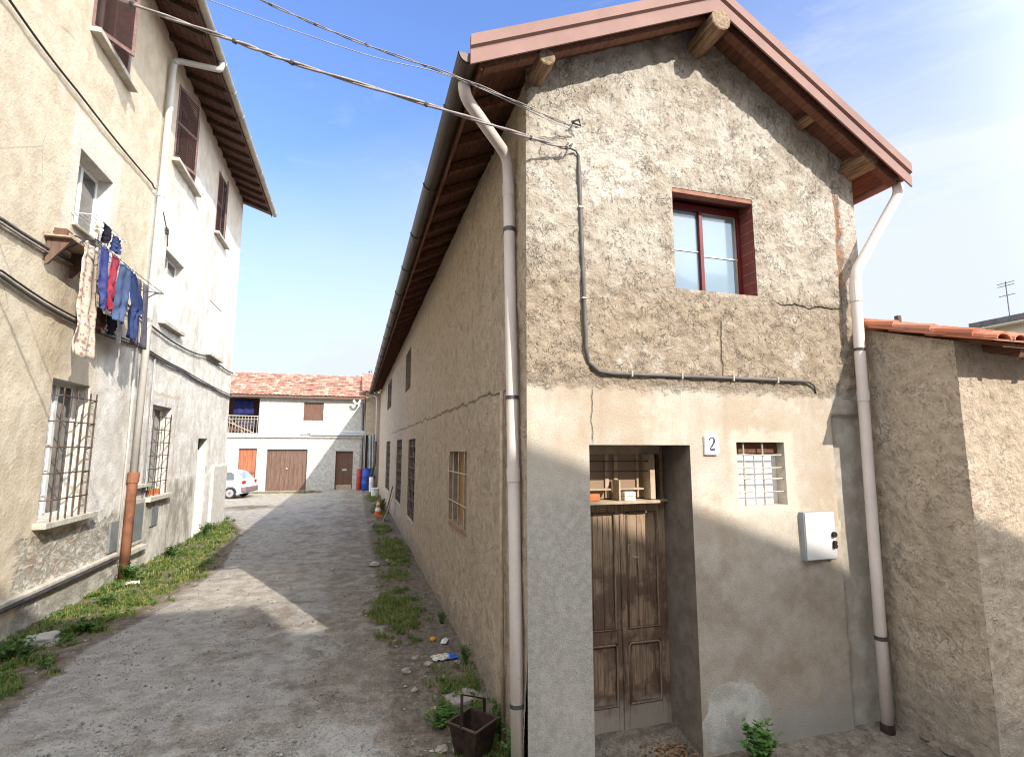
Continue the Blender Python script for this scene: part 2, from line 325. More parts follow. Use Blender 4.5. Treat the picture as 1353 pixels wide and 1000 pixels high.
M['beam_end'] = simple('sawn_log_end', (.30, .225, .15), .9, .4, 25, col2=(.13, .09, .06))
M['rafter'] = mat_wood('dark_rafter', (.055, .034, .024), (.115, .07, .048), (1.4, 14, 14))
M['gutter'] = simple('brown_gutter', (.085, .062, .05), .45, .2, 3, .3, .4, .05)
M['gutter_light'] = simple('beige_gutter', (.46, .43, .36), .5, .2, 2, .2)
M['pipe'] = painted('dusty_off_white_pipe', (.62, .545, .505), (.52, .455, .42), (.33, .275, .235), .5)
M['pipe_grey'] = painted('pale_zinc_pipe', (.55, .53, .50), (.46, .44, .41), (.34, .31, .27), .5)
M['clip'] = simple('dark_metal_clip', (.10, .10, .11), .5, .2, 9, .6)
M['conduit'] = simple('grey_conduit', (.12, .11, .105), .55, .25, 4, 0, .3, .1)
M['cable'] = simple('black_cable', (.05, .045, .045), .6, .2, 9)
M['cable_pale'] = simple('pale_cable', (.34, .29, .28), .55, .25, 9)
M['wire'] = simple('thin_wire', (.35, .36, .40), .5, .2, 9)
M['rust'] = simple('rust', (.34, .15, .085), .9, .3, 3.5, 0, .2, .4, col2=(.16, .07, .045))
M['rusty_dark'] = simple('dark_rusty_iron', (.075, .045, .035), .7, .3, 12, .5, .3, .3, col2=(.028, .02, .018))
M['iron'] = simple('painted_iron_bar', (.12, .11, .12), .55, .3, 9, .5)
M['iron_brown'] = simple('brown_iron_bar', (.15, .10, .08), .6, .3, 9, .4)
M['iron_pale'] = simple('pale_painted_iron', (.44, .40, .34), .6, .25, 9, .1)
M['red_brick'] = simple('red_painted_brick', (.20, .055, .042), .8, .2, 6, 0, .3, .2, col2=(.13, .035, .028))
M['red_mortar'] = simple('worn_red_joint', (.30, .14, .10), .85, .2, 12)
M['red_frame'] = simple('dark_red_frame', (.14, .016, .018), .45, .15, 5)
M['white_frame'] = simple('white_window_frame', (.70, .69, .66), .5, .1, 5)
M['white_sheet'] = simple('white_backing_panel', (.82, .82, .80), .6, .05, 3)
M['pinkish'] = simple('pale_transom_wood', (.46, .37, .27), .75, .2, 9, col2=(.33, .25, .17))
M['shutter'] = mat_wood('brown_louvre', (.14, .08, .072), (.23, .145, .13), (1.2, 10, 10))
M['stone_sill'] = mat_reveal('stone_sill', (.40, .37, .31), (.56, .53, .46))
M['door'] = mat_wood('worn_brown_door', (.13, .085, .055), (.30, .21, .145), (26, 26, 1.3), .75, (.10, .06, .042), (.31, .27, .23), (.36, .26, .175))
M['door_mould'] = mat_wood('worn_door_moulding', (.13, .09, .06), (.25, .185, .13), (26, 26, 3))
M['board'] = mat_wood('brown_boards', (.11, .065, .05), (.175, .11, .085), (7, 7, .8))
M['board_red'] = mat_wood('red_brown_door', (.26, .085, .045), (.38, .15, .085), (9, 9, .8))
M['board_dark'] = mat_wood('dark_brown_door', (.11, .058, .042), (.165, .09, .065), (9, 9, .8))
M['shutter_orange'] = mat_wood('orange_wood', (.30, .16, .07), (.42, .25, .12), (20, 20, 1.2))
M['dark'] = simple('dark_interior', (.018, .016, .018), .9, .2, 3)
M['concrete'] = mat_reveal('concrete_slab', (.30, .285, .26), (.42, .40, .37))
M['meter'] = simple('off_white_meter_box', (.52, .515, .515), .45, .06, 3, 0, .4, .03)
M['meter_grey'] = simple('grey_meter_door', (.20, .22, .22), .5, .15, 4)
M['screen_grey'] = simple('dusty_screen', (.13, .12, .105), .8, .2, 6)
M['meter_edge'] = simple('grey_box_edge', (.26, .27, .29), .5, .1, 5)
M['plaque'] = simple('enamel_plaque', (.84, .84, .84), .3, .02, 4)
M['ink'] = simple('dark_blue_ink', (.03, .04, .09), .5, .1, 9)
M['orange'] = simple('orange_red_brick', (.50, .15, .06), .8, .3, 10)
M['brick_old'] = simple('old_broken_brick', (.36, .19, .12), .9, .3, 9, 0, .2, .4, col2=(.22, .15, .11))
M['cream'] = simple('cream_card', (.72, .68, .55), .7, .1, 9)
M['car'] = simple('white_car_paint', (.82, .82, .82), .25, .02, 2, 0, .5, 0)
M['bumper'] = simple('dull_grey_bumper', (.20, .15, .165), .6, .1, 5)
M['tyre'] = simple('black_tyre', (.03, .03, .03), .85, .2, 9)
M['rim'] = simple('silver_rim', (.55, .55, .57), .35, .1, 6, .7)
M['lamp_red'] = simple('red_tail_lamp', (.38, .02, .02), .3, .1, 6)
M['stone'] = simple('pale_stone', (.42, .39, .35), .9, .3, 14, 0, .2, .4)
M['pebble'] = simple('grey_pebble', (.26, .25, .24), .9, .35, 3, 0, .2, .3)
M['slab'] = simple('pinkish_slab', (.36, .31, .29), .9, .2, 10)
M['leaf_dry'] = simple('dry_leaves', (.20, .11, .055), .9, .4, 20)
M['tilework'] = mat_tiles('aged_red_tiles', [(.31, .15, .105), (.35, .185, .135), (.27, .13, .095), (.38, .24, .18), (.40, .29, .23), (.33, .17, .125), (.23, .12, .09)], .38, .24)
M['tile_new'] = mat_tiles('bright_red_tiles', [(.38, .13, .075), (.44, .165, .095), (.31, .105, .065), (.42, .19, .125)], .40, .22)
M['blue'] = simple('blue_plastic', (.02, .07, .35), .45, .15, 5)
M['red'] = simple('red_plastic', (.40, .05, .04), .5, .15, 5)
M['white_pl'] = simple('white_plastic', (.68, .68, .67), .5, .1, 5)
M['cone_o'] = simple('orange_cone_plastic', (.62, .12, .05), .5, .1, 5)
M['tarp'] = simple('grey_tarpaulin', (.34, .35, .34), .7, .3, 2, col2=(.19, .20, .20))
M['duct'] = simple('grey_blue_sheet', (.45, .48, .50), .5, .1, 3)
M['dblue'] = simple('dark_blue_cloth', (.02, .025, .12), .9, .2, 4)

def glass(name, col, rough=.06):
    n = NM(name, rough, .8); n.set('Base Color', col)
    n.set('Coat Weight', .6); return n.m
M['glass'] = glass('window_glass', (.20, .28, .36), .12); M['glass_dark'] = glass('dark_glass', (.035, .04, .045)); M['glass_brown'] = glass('dusty_transom_glass', (.24, .155, .09), .6)
M['curtain'] = simple('pale_curtain', (.66, .64, .64), .9, .12, 6, stretch=(1, 8, .3))
def cloth(name, c, c2=None, sc=5): return simple(name, c, .9, .2, sc, 0, .1, .2, col2=c2)
def patterned():
    n = NM('patterned_cloth', .9, .1)
    v = n.vor(14, out='Color'); a = n.math('FRACT', n.math('MULTIPLY', n.z, 5.5))
    c = n.mix(n.mr(n.vor(13), .2, .5), (.30, .17, .15), (.50, .44, .35))
    c = n.mix(n.mr(a, .72, .8), c, n.mix(n.mr(n.vor(22), .2, .4), (.16, .14, .12), (.60, .48, .42)))
    n.set('Base Color', c); return n.m
M['patt'] = patterned()

def leafmat(name, a, b, c=None):
    n = NM(name, .6, .25); f = n.mr(n.noise(6, 4, .7), .32, .68); q = n.mix(f, a, b)
    if c: q = n.mix(n.mr(n.noise(1.4, 4, .6), .5, .64), q, c)
    n.set('Base Color', q)
    tr = n.t.nodes.new('ShaderNodeBsdfTranslucent'); n.put(tr.inputs[0], q); ms = n.t.nodes.new('ShaderNodeMixShader'); ms.inputs[0].default_value = .3
    out = n.t.nodes['Material Output']; n.link(n.b.outputs[0], ms.inputs[1]); n.link(tr.outputs[0], ms.inputs[2]); n.link(ms.outputs[0], out.inputs[0]); return n.m
M['grass'] = leafmat('grass_blades', (.12, .145, .028), (.26, .28, .07), (.36, .31, .14))
M['straw'] = leafmat('dry_stems', (.30, .26, .13), (.20, .22, .08))
M['weed'] = leafmat('weed_leaves', (.05, .125, .026), (.11, .21, .05))
M['crown'] = leafmat('tree_leaves', (.05, .08, .02), (.12, .14, .05))

# ------------------------------------------------------------------ mesh builder
class MB:
    def __init__(s): s.v = []; s.f = []
    def add(s, vs, fs):
        k = len(s.v); s.v += [tuple(v) for v in vs]; s.f += [tuple(i+k for i in f) for f in fs]; return s
    def box(s, x0, y0, z0, x1, y1, z1):
        if x0 > x1: x0, x1 = x1, x0
        if y0 > y1: y0, y1 = y1, y0
        if z0 > z1: z0, z1 = z1, z0
        return s.add([(x0,y0,z0),(x1,y0,z0),(x1,y1,z0),(x0,y1,z0),(x0,y0,z1),(x1,y0,z1),(x1,y1,z1),(x0,y1,z1)],
                     [(3,2,1,0),(4,5,6,7),(0,1,5,4),(1,2,6,5),(2,3,7,6),(3,0,4,7)])
    def obox(s, c, size, m):
        hx, hy, hz = (q/2 for q in size); c = Vector(c)
        vs = [c + m @ Vector((a*hx, b*hy, d*hz)) for a, b, d in ((-1,-1,-1),(1,-1,-1),(1,1,-1),(-1,1,-1),(-1,-1,1),(1,-1,1),(1,1,1),(-1,1,1))]
        return s.add(vs, [(3,2,1,0),(4,5,6,7),(0,1,5,4),(1,2,6,5),(2,3,7,6),(3,0,4,7)])
    def beam(s, a, b, w, h, up=(0, 0, 1)):                          # rectangular bar between two points
        a, b = Vector(a), Vector(b); d = (b-a).normalized(); u = Vector(up); sd = d.cross(u).normalized(); u = sd.cross(d)
        m = Matrix((sd, d, u)).transposed(); return s.obox((a+b)/2, (w, (b-a).length, h), m)
    def tube(s, pts, r, n=10, cap=True, r2=None):
        pts = [Vector(p) for p in pts]; k0 = len(s.v); N = len(pts); prev = None
        for i, p in enumerate(pts):
            d = (pts[min(i+1, N-1)] - pts[max(i-1, 0)]).normalized()
            if prev is None:
                a = Vector((0, 0, 1)) if abs(d.z) < .9 else Vector((1, 0, 0)); u = d.cross(a).normalized()
            else: u = (prev - d*prev.dot(d)).normalized()
            prev = u; w = d.cross(u)
            rr = r[i] if isinstance(r, (list, tuple)) else r
            for j in range(n):
                t = 2*math.pi*j/n; s.v.append(tuple(p + (u*math.cos(t) + w*math.sin(t))*rr))
        for i in range(N-1):
            for j in range(n):
                a = k0+i*n+j; b = k0+i*n+(j+1) % n; s.f.append((a, b, b+n, a+n))
        if cap:
            s.f.append(tuple(k0+j for j in range(n))[::-1]); s.f.append(tuple(k0+(N-1)*n+j for j in range(n)))
        return s
    def prism(s, poly, axis, a, b):                                 # polygon extruded along an axis
        def P(u, v, w):
            return {'x': (w, u, v), 'y': (u, w, v), 'z': (u, v, w)}[axis]
        n = len(poly); vs = [P(u, v, a) for u, v in poly] + [P(u, v, b) for u, v in poly]
        return s.add(vs, [tuple(range(n))[::-1], tuple(range(n, 2*n))] + [(i, (i+1) % n, n+(i+1) % n, n+i) for i in range(n)])
    def grid(s, nu, nv, fn):
        k = len(s.v)
        for i in range(nu+1):
            for j in range(nv+1): s.v.append(tuple(fn(i/nu, j/nv)))
        for i in range(nu):
            for j in range(nv):
                a = k+i*(nv+1)+j; s.f.append((a, a+nv+1, a+nv+2, a+1))
        return s
    def blob(s, c, r, sq=(1, 1, 1), seed=0, amp=.25, sub=2):
        bm = bmesh.new(); bmesh.ops.create_icosphere(bm, subdivisions=sub, radius=1)
        c = Vector(c); vs = []
        for v in bm.verts:
            k = 1 + amp*noise.noise(v.co*1.7 + Vector((seed*3.1, seed*1.7, 0)))*1.6
            vs.append(c + Vector((v.co.x*sq[0], v.co.y*sq[1], v.co.z*sq[2]))*r*k)
        fs = [[v.index for v in f.verts] for f in bm.faces]; bm.free(); return s.add(vs, fs)

def root_of(p):
    while p.parent: p = p.parent
    return p
def build(name, mb, mat, parent=None, smooth=False, bevel=0, label=None, solid=0):
    me = bpy.data.meshes.new(name); off = Vector(root_of(parent).location) if parent else Vector((0, 0, 0))
    me.from_pydata([tuple(Vector(v)-off) for v in mb.v], [], mb.f); me.update()
    bm = bmesh.new(); bm.from_mesh(me)
    if solid >= 0 and len(bm.faces) < 60000 and not smooth == 'keep': bmesh.ops.recalc_face_normals(bm, faces=bm.faces)
    bm.to_mesh(me); bm.free()
    if smooth:
        me.shade_smooth() if hasattr(me, 'shade_smooth') else None
    ob = bpy.data.objects.new(name, me); COL.objects.link(ob); me.materials.append(M[mat] if isinstance(mat, str) else mat)
    if parent: ob.parent = parent
    if bevel:
        b = ob.modifiers.new('bevel', 'BEVEL'); b.width = bevel; b.segments = 2; b.limit_method = 'ANGLE'; b.angle_limit = rad(40)
    if solid > 0:
        q = ob.modifiers.new('solid', 'SOLIDIFY'); q.thickness = solid; q.offset = 0
    if label: ob['label'] = label
    return ob
def tag(ob, label, cat, group=None, kind=None):
    if label: ob['label'] = label
    if cat: ob['category'] = cat
    if group: ob['group'] = group
    if kind: ob['kind'] = kind
    return ob
def thing(name, label, cat, loc, group=None):
    e = bpy.data.objects.new(name, None); COL.objects.link(e); e.location = loc; e.empty_display_size = .2
    return tag(e, label, cat, group)
def single(name, mb, mat, label, cat, group=None, kind=None, loc=None, **kw):   # a thing that is one mesh, origin at its base
    xs = [v[0] for v in mb.v]; ys = [v[1] for v in mb.v]; zs = [v[2] for v in mb.v]
    c = loc or ((min(xs)+max(xs))/2, (min(ys)+max(ys))/2, min(zs))
    mb.v = [(v[0]-c[0], v[1]-c[1], v[2]-c[2]) for v in mb.v]
    ob = build(name, mb, mat, **kw); ob.location = c; return tag(ob, label, cat, group, kind)
def fbm(p, oct=3):
    a, s, f = 0, 1, 1
    for _ in range(oct): a += s*noise.noise(p*f); s *= .5; f *= 2.1
    return a

def lines(a, b, step, extra=()):
    n = max(1, int(round((b-a)/step))); L_ = [a+(b-a)*i/n for i in range(n+1)]
    for e in extra:
        L_ = [q for q in L_ if abs(q-e) > step*.35]; L_.append(e)
    if a not in L_: L_.append(a)
    if b not in L_: L_.append(b)
    return sorted(set(L_))
def wall(us, vs, holes, pt, disp=None, top=None):
    """grid wall with rectangular openings; pt(u,v,d) -> 3D point, d = outward displacement"""
    mb = MB(); idx = {}
    def vid(i, j):
        if (i, j) in idx: return idx[(i, j)]
        u, v = us[i], vs[j]
        if top: v = min(v, top(u))
        d = 0
        if disp:
            k = 1
            for h in holes:
                dx = max(h[0]-u, 0, u-h[1]); dz = max(h[2]-v, 0, v-h[3]); q = math.hypot(dx, dz)
                if q < .07: k = min(k, q/.07)
            d = disp(u, v)*k
        idx[(i, j)] = len(mb.v); mb.v.append(tuple(pt(u, v, d))); return idx[(i, j)]
    for i in range(len(us)-1):
        for j in range(len(vs)-1):
            cu, cv = (us[i]+us[i+1])/2, (vs[j]+vs[j+1])/2
            if any(h[0] < cu < h[1] and h[2] < cv < h[3] for h in holes): continue
            if top and vs[j] >= max(top(us[i]), top(us[i+1])): continue
            mb.f.append((vid(i, j), vid(i+1, j), vid(i+1, j+1), vid(i, j+1)))
    return mb
def reveal(mb, h, pt, depth):                                       # four inner faces of one opening
    u0, u1, v0, v1 = h
    c = [(u0, v0), (u1, v0), (u1, v1), (u0, v1)]
    for k in range(4):
        a, b = c[k], c[(k+1) % 4]
        mb.add([pt(*a, 0), pt(*b, 0), pt(*b, -depth), pt(*a, -depth)], [(0, 1, 2, 3)])
    return mb

# ------------------------------------------------------------------ ground
def gz(x, y):
    t = min(1, max(0, (6.2-y)/2.2)); t = t*t*(3-2*t); s = min(1, max(0, (x+1.5)/3)); s = s*s*(3-2*s)
    return -.3*t*s - (.04*max(0, x-5) if y < 5 else 0)*.3
LEFT_EDGE = [(2, -2.9), (6.48, -3.11), (8.2, -3.2), (9.5, -2.9), (12.6, -2.62), (15, -2.9), (18.3, -3.3), (20.3, -3.9), (22, -4.4)]
def ledge(y):
    for (a, xa), (b, xb) in zip(LEFT_EDGE, LEFT_EDGE[1:]):
        if a <= y <= b: return xa+(xb-xa)*(y-a)/(b-a)
    return -9
def sm(a, b, v):
    t = min(1, max(0, (v-a)/(b-a))); return t*t*(3-2*t)
def bumpf(x, y, cx, cy, rx, ry): return max(0, 1-((x-cx)/rx)**2-((y-cy)/ry)**2)
def veg(x, y):
    p = Vector((x, y, 0)); n1 = .5+.5*fbm(p*1.2); n2 = .5+.5*fbm(p*3.1+Vector((9, 0, 0))); n3 = .5+.5*fbm(p*7+Vector((0, 9, 0)))
    v = 0
    if x < 0 and 2 < y < 21.5:
        e = ledge(y) + .45*(n2-.5)*2
        band = sm(e+.15, e-.40, x)
        v = band*sm(.25, .85, .42*n1+.38*n2+.35*n3+.06)
        v = max(v, .9*bumpf(x, y, -3.9, 11.9, .5, .8)*(.4+n2))
    if x > 0:
        for cx, cy, rx, ry, k in ((.72, 8.7, .60, 1.9, 1.0), (1.0, 13.6, .6, 2.8, 1.0), (.9, 17.2, .45, 1.6, .85), (1.15, 5.7, .5, 1.0, .85), (1.15, 4.6, .6, .9, 1.15), (1.05, 22, .45, 4, .8), (1.0, 28, .5, 3.5, .75), (.85, 11, .5, .9, .7)):
            b = bumpf(x, y, cx, cy, rx, ry)
            if b > 0: v = max(v, min(1, k*sm(.28, .80, min(1, b*1.1)*.55+(n2-.5)*.75+(n3-.5)*.55+.12)*sm(0, .35, b)))
    v = max(v, .9*bumpf(x, y, -2.6, 32.6, 1.3, 1.1)*(.3+n2), .7*bumpf(x, y, -4.5, 32.8, 2.4, .8)*(.3+n2), .5*bumpf(x, y, -4.2, 25, 1.6, 1.2)*n2*2)
    return min(1, max(0, v))
def soil(x, y):
    if not 2 < y < 34: return 0
    if x > 0: return sm(.25-.2*sm(8, 4, y), .75, x)*(1 if y > 3.9 else 0)*sm(2.5, 4.2, y)
    return sm(ledge(y)+.25, ledge(y)-.1, x) if y < 21 else 0
def pale(x, y):
    n1 = .5+.5*fbm(Vector((x*.9, y*.6, 3)))
    v = 1.1*bumpf(x, y, -1.8, 11.0, 1.5, 2.3)*(.3+n1)
    v = max(v, .9*sm(21, 24, y)*(.35+.8*n1)*sm(-1.0, -3.2, x))
    v = max(v, .4*sm(.58, .7, n1)*sm(12, 20, y))
    return min(1, v)
xs = sorted(set([-300, -150, -80, -40, -25, -16, -12, -10] + [round(-9+.3*i, 3) for i in range(15)] + [round(-4.5+.07*i, 3) for i in range(88)] + [round(1.66+.12*i, 3) for i in range(45)] + [8, 10, 14, 20, 30, 50, 90, 160, 300]))
ys = sorted(set([-300, -150, -80, -40, -25, -16, -12, -8, -4, -2, 0, 1, 2, 2.6] + [round(3+.07*i, 3) for i in range(100)] + [round(10+.15*i, 3) for i in range(80)] + [round(22+.35*i, 3) for i in range(42)] + [38, 42, 50, 65, 90, 140, 220, 400]))
mb = MB(); at_v = []; at_p = []; at_s = []
for x in xs:
    for y in ys:
        near = -6 < x < 8 and 2 < y < 36
        v = veg(x, y) if near or -8 < x < 2 and y < 36 and y > 0 else 0
        d = (.012*fbm(Vector((x*2, y*2, 0)))+.010*noise.noise(Vector((x*7, y*7, 5)))) if near else 0
        mb.v.append((x, y, gz(x, y)+d+.03*v)); at_v.append(v); at_s.append(soil(x, y)); at_p.append(pale(x, y) if -12 < x < 4 and y < 38 else 0)
nyy = len(ys)
for i in range(len(xs)-1):
    for j in range(nyy-1):
        a = i*nyy+j; mb.f.append((a, a+nyy, a+nyy+1, a+1))
g = build('ground', mb, 'ground', smooth=True); g['kind'] = 'structure'; g['label'] = 'worn gravelly asphalt lane and yard'
for nm, dat in (('veg', at_v), ('pale', at_p), ('soil', at_s)):
    A = g.data.attributes.new(nm, 'FLOAT', 'POINT'); A.data.foreach_set('value', dat)

# ------------------------------------------------------------------ the stone house on the right
FY, SX, RX = 4.43, 1.46, 5.50                                        # front plane, lane-side plane, right corner
house = thing('house', 'narrow gabled roughcast house with brown metal roof edge and number 2', 'house', (3.4, 4.43, 0))
def roof_z(x): return 7.12-(3.42-x)*.461 if x < 3.42 else 7.12-(x-3.42)*.63   # upper skin at the rake
def gtop(x): return roof_z(x)-.055
DOOR = (2.06, 3.13, -.29, 2.53); WIN = (3.05, 4.05, 4.10, 5.18); WIN2 = (3.67, 4.26, 1.93, 2.56)
def fdisp(u, v):
    a = .5+.5*math.tanh((v-3.08-.12*noise.noise(Vector((u*3, 0, v*3))))*14)
    r = .018*noise.noise(Vector((u*12, 3, v*9))) + (.012 if v > 4.05+.08*noise.noise(Vector((u*4, 0, 1))) else 0) + .009*noise.noise(Vector((u*30, 7, v*30))) + .01*noise.noise(Vector((u*2, 1, v*2)))
    low = .004*noise.noise(Vector((u*4, 3, v*4)))+.006*noise.noise(Vector((u*1.3, 5, v*1.3)))
    st = -.03 if u > 4.92+.02*noise.noise(Vector((u, 0, v*5))) and v < 2.85 else 0     # recessed strip near the corner
    d = a*(r+.004)+(1-a)*(low+.004)+st
    sx = abs(u-5.21-.02*noise.noise(Vector((0, 0, v*4))))
    if 3.6 < v < 5.55 and sx < .05: d -= .035*(1-sx/.05)
    edge = min(abs(u-SX), abs(u-RX)); return d*min(1, edge/.03+.15)
us = lines(SX, RX, .026, (2.06, 3.13, 3.05, 4.05, 3.67, 4.26)); vs = lines(-.45, 7.12, .028, (-.29, 2.53, 4.10, 5.18, 1.93, 2.56))
fp = lambda u, v, d: (u, FY-d, v)
build('front_wall', wall(us, vs, [DOOR, WIN, WIN2], fp, fdisp, gtop), 'facade', house, smooth=True)
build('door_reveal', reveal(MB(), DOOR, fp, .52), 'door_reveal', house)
m = reveal(MB(), WIN2, fp, .16); build('window_reveal', m, 'reveal', house)
# lane-side wall
G = [(7.0, 8.37, 1.40, 2.45), (13.3, 15.05, .68, 2.74), (17.2, 19.35, .72, 2.78), (22.9, 25.7, .68, 2.80), (14.95, 16.5, 4.2, 5.4), (23.1, 25.9, 4.28, 5.55)]
def sdisp(u, v):
    f = 1 if u < 14 else .6
    r = .014*noise.noise(Vector((2, u*11, v*11)))*f + (.009*noise.noise(Vector((7, u*26, v*26))) if u < 9 else 0) + .02*noise.noise(Vector((1, u*1.1, v*1.1)))
    return r*min(1, abs(u-FY)/.04+.1) + .035*sm(.9, .0, v)
vy = lines(FY, 8.6, .035, (7.0, 8.37))+lines(8.6, 15.2, .06, (13.3, 15.05, 14.95))[1:]+lines(15.2, 33.2, .14, (17.2, 19.35, 22.9, 25.7, 16.5, 23.1, 25.9))[1:]
vz = lines(-.4, 6.0, .04, (1.40, 2.45, .68, .72, 2.74, 2.78, 2.80, 4.2, 5.4, 4.28, 5.55))
sp_ = lambda u, v, d: (SX-d, u, v)
build('side_wall', wall(vy, vz, G, sp_, sdisp), 'side', house, smooth=True)
m = MB()
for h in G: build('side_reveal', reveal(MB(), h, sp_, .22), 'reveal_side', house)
pass
m = MB().add([(RX, FY, -.5), (RX, 33.2, -.5), (RX, 33.2, 5.5), (RX, FY, 5.5)], [(0, 1, 2, 3)]).add([(SX, 33.2, -.5), (RX, 33.2, -.5), (RX, 33.2, 5.6), (3.42, 33.2, 7.0), (SX, 33.2, 6.1)], [(0, 1, 2, 3, 4)])
build('back_wall', m, 'annex', house)
# roof: thin sheet skin with standing ribs, boards under it
Y0, Y1 = 4.05, 33.5; EL, ER = .93, 5.80
sk = MB()
for x0, x1 in ((EL-.06, 3.42), (3.42, ER+.04)):
    z0, z1 = roof_z(x0), roof_z(x1)
    sk.add([(x0, Y0, z0), (x1, Y0, z1), (x1, Y1, z1), (x0, Y1, z0), (x0, Y0, z0-.03), (x1, Y0, z1-.03), (x1, Y1, z1-.03), (x0, Y1, z0-.03)],
           [(0,1,2,3),(7,6,5,4),(0,4,5,1),(1,5,6,2),(2,6,7,3),(3,7,4,0)])
build('roof', sk, 'fascia', house)
sf = MB()
for x0, x1 in ((EL, 3.42), (3.42, ER)):
    z0, z1 = roof_z(x0)-.034, roof_z(x1)-.034
    sf.add([(x0, Y0+.02, z0), (x1, Y0+.02, z1), (x1, Y1-.02, z1), (x0, Y1-.02, z0), (x0, Y0+.02, z0-.018), (x1, Y0+.02, z1-.018), (x1, Y1-.02, z1-.018), (x0, Y1-.02, z0-.018)],
           [(0,1,2,3),(7,6,5,4),(0,4,5,1),(1,5,6,2),(2,6,7,3),(3,7,4,0)])
build('soffit', sf, 'soffit', house)
# rake flashing: an upper strip leaning out, a groove, and a lower strip
def rake(x0, x1):
    prof = [(0, .10), (-.05, .10), (-.05, -.005), (-.02, -.02), (-.02, -.035), (-.035, -.045), (-.035, -.17), (-.018, -.17), (-.018, -.03), (0, -.03)]
    mb = MB(); z0, z1 = roof_z(x0), roof_z(x1); n = len(prof)
    mb.add([(x0, Y0+a, z0+b) for a, b in prof]+[(x1, Y0+a, z1+b) for a, b in prof],
           [tuple(range(n)), tuple(range(n, 2*n))[::-1]]+[(i, (i+1) % n, n+(i+1) % n, n+i) for i in range(n)]); return mb
build('fascia', rake(EL-.1, 3.42), 'fascia', house); build('fascia', rake(3.42, ER+.08), 'fascia', house)
# barge rafters behind the flashing
m = MB()
for x0, x1 in ((EL+.02, 3.40), (3.44, ER-.02)):
    m.beam((x0, Y0+.10, roof_z(x0)-.125), (x1, Y0+.10, roof_z(x1)-.125), .09, .10, up=(0, 0, 1))
build('barge_board', m, 'soffit', house)
# ridge log and purlins poking out of the gable
def log(name, x, z, r, y0=4.08, y1=4.9, mat='beam', sq=1, n=14):
    pts = [(x, y0+(y1-y0)*i/6, z) for i in range(7)]
    b = MB().tube(pts, [r*(1+.05*math.sin(i*2.1)) for i in range(7)], n)
    ob = build(name, b, mat, house, smooth=False, bevel=.006)
    e = MB(); e.tube([(x, y0-.004, z), (x, y0, z)], r*.9, n); build('log_end', e, 'beam_end', ob); return ob
log('ridge_beam', 3.42, 6.83, .115, 4.0)
log('wall_plate', 1.56, 6.06, .085, 4.10, 4.7)
m = MB().obox((5.42, 4.35, 5.72), (.20, .5, .17), Matrix.Rotation(rad(30), 3, 'Y')); build('wall_plate', m, 'beam', house, bevel=.012)
m = MB().obox((4.75, 4.33, 6.16), (.10, .36, .07), Matrix.Rotation(rad(30), 3, 'Y')); build('purlin_end', m, 'beam', house, bevel=.01)
# rafters under the lane-side eave
for i in range(46):
    y = 4.75+.62*i
    if y > 33: break
    m = MB().beam((EL+.03, y, roof_z(EL+.03)-.125), (SX+.15, y, roof_z(SX+.15)-.125), .075, .095); build('rafter', m, 'soffit', house)
m = MB().box(EL-.005, Y0+.03, roof_z(EL)-.20, EL+.02, Y1-.05, roof_z(EL)-.035); build('eave_board', m, 'soffit', house)
# half-round gutter on the lane side
gx, gzz, gr = EL-.105, roof_z(EL)-.085, .095
m = MB(); n = 10
def gut(mb, gx, gzz, gr, y0, y1, t=.008, n=10):
    prof = [(gx+gr*math.cos(math.pi+math.pi*i/n), gzz+gr*math.sin(math.pi+math.pi*i/n)) for i in range(n+1)]
    prof += [(gx+(gr-t)*math.cos(2*math.pi-math.pi*i/n), gzz+(gr-t)*math.sin(2*math.pi-math.pi*i/n)) for i in range(n+1)]
    mb.prism(prof, 'y', y0, y1)
    for yy in (y0, y1):                                             # end caps
        k = [(gx+gr*math.cos(math.pi+math.pi*i/n), gzz+gr*math.sin(math.pi+math.pi*i/n)) for i in range(n+1)]
        mb.prism(k, 'y', yy, yy+(.006 if yy == y0 else -.006))
    return mb
gt = build('gutter', gut(m, gx, gzz, gr, 4.06, 33.5), 'gutter', house)
for i in range(18):
    y = 4.8+1.62*i; b = MB().tube([(gx+(gr+.006)*math.cos(t), y, gzz+(gr+.006)*math.sin(t)) for t in [math.pi*(1+k/8) for k in range(9)]], .009, 5); build('gutter_bracket', b, 'clip', gt)
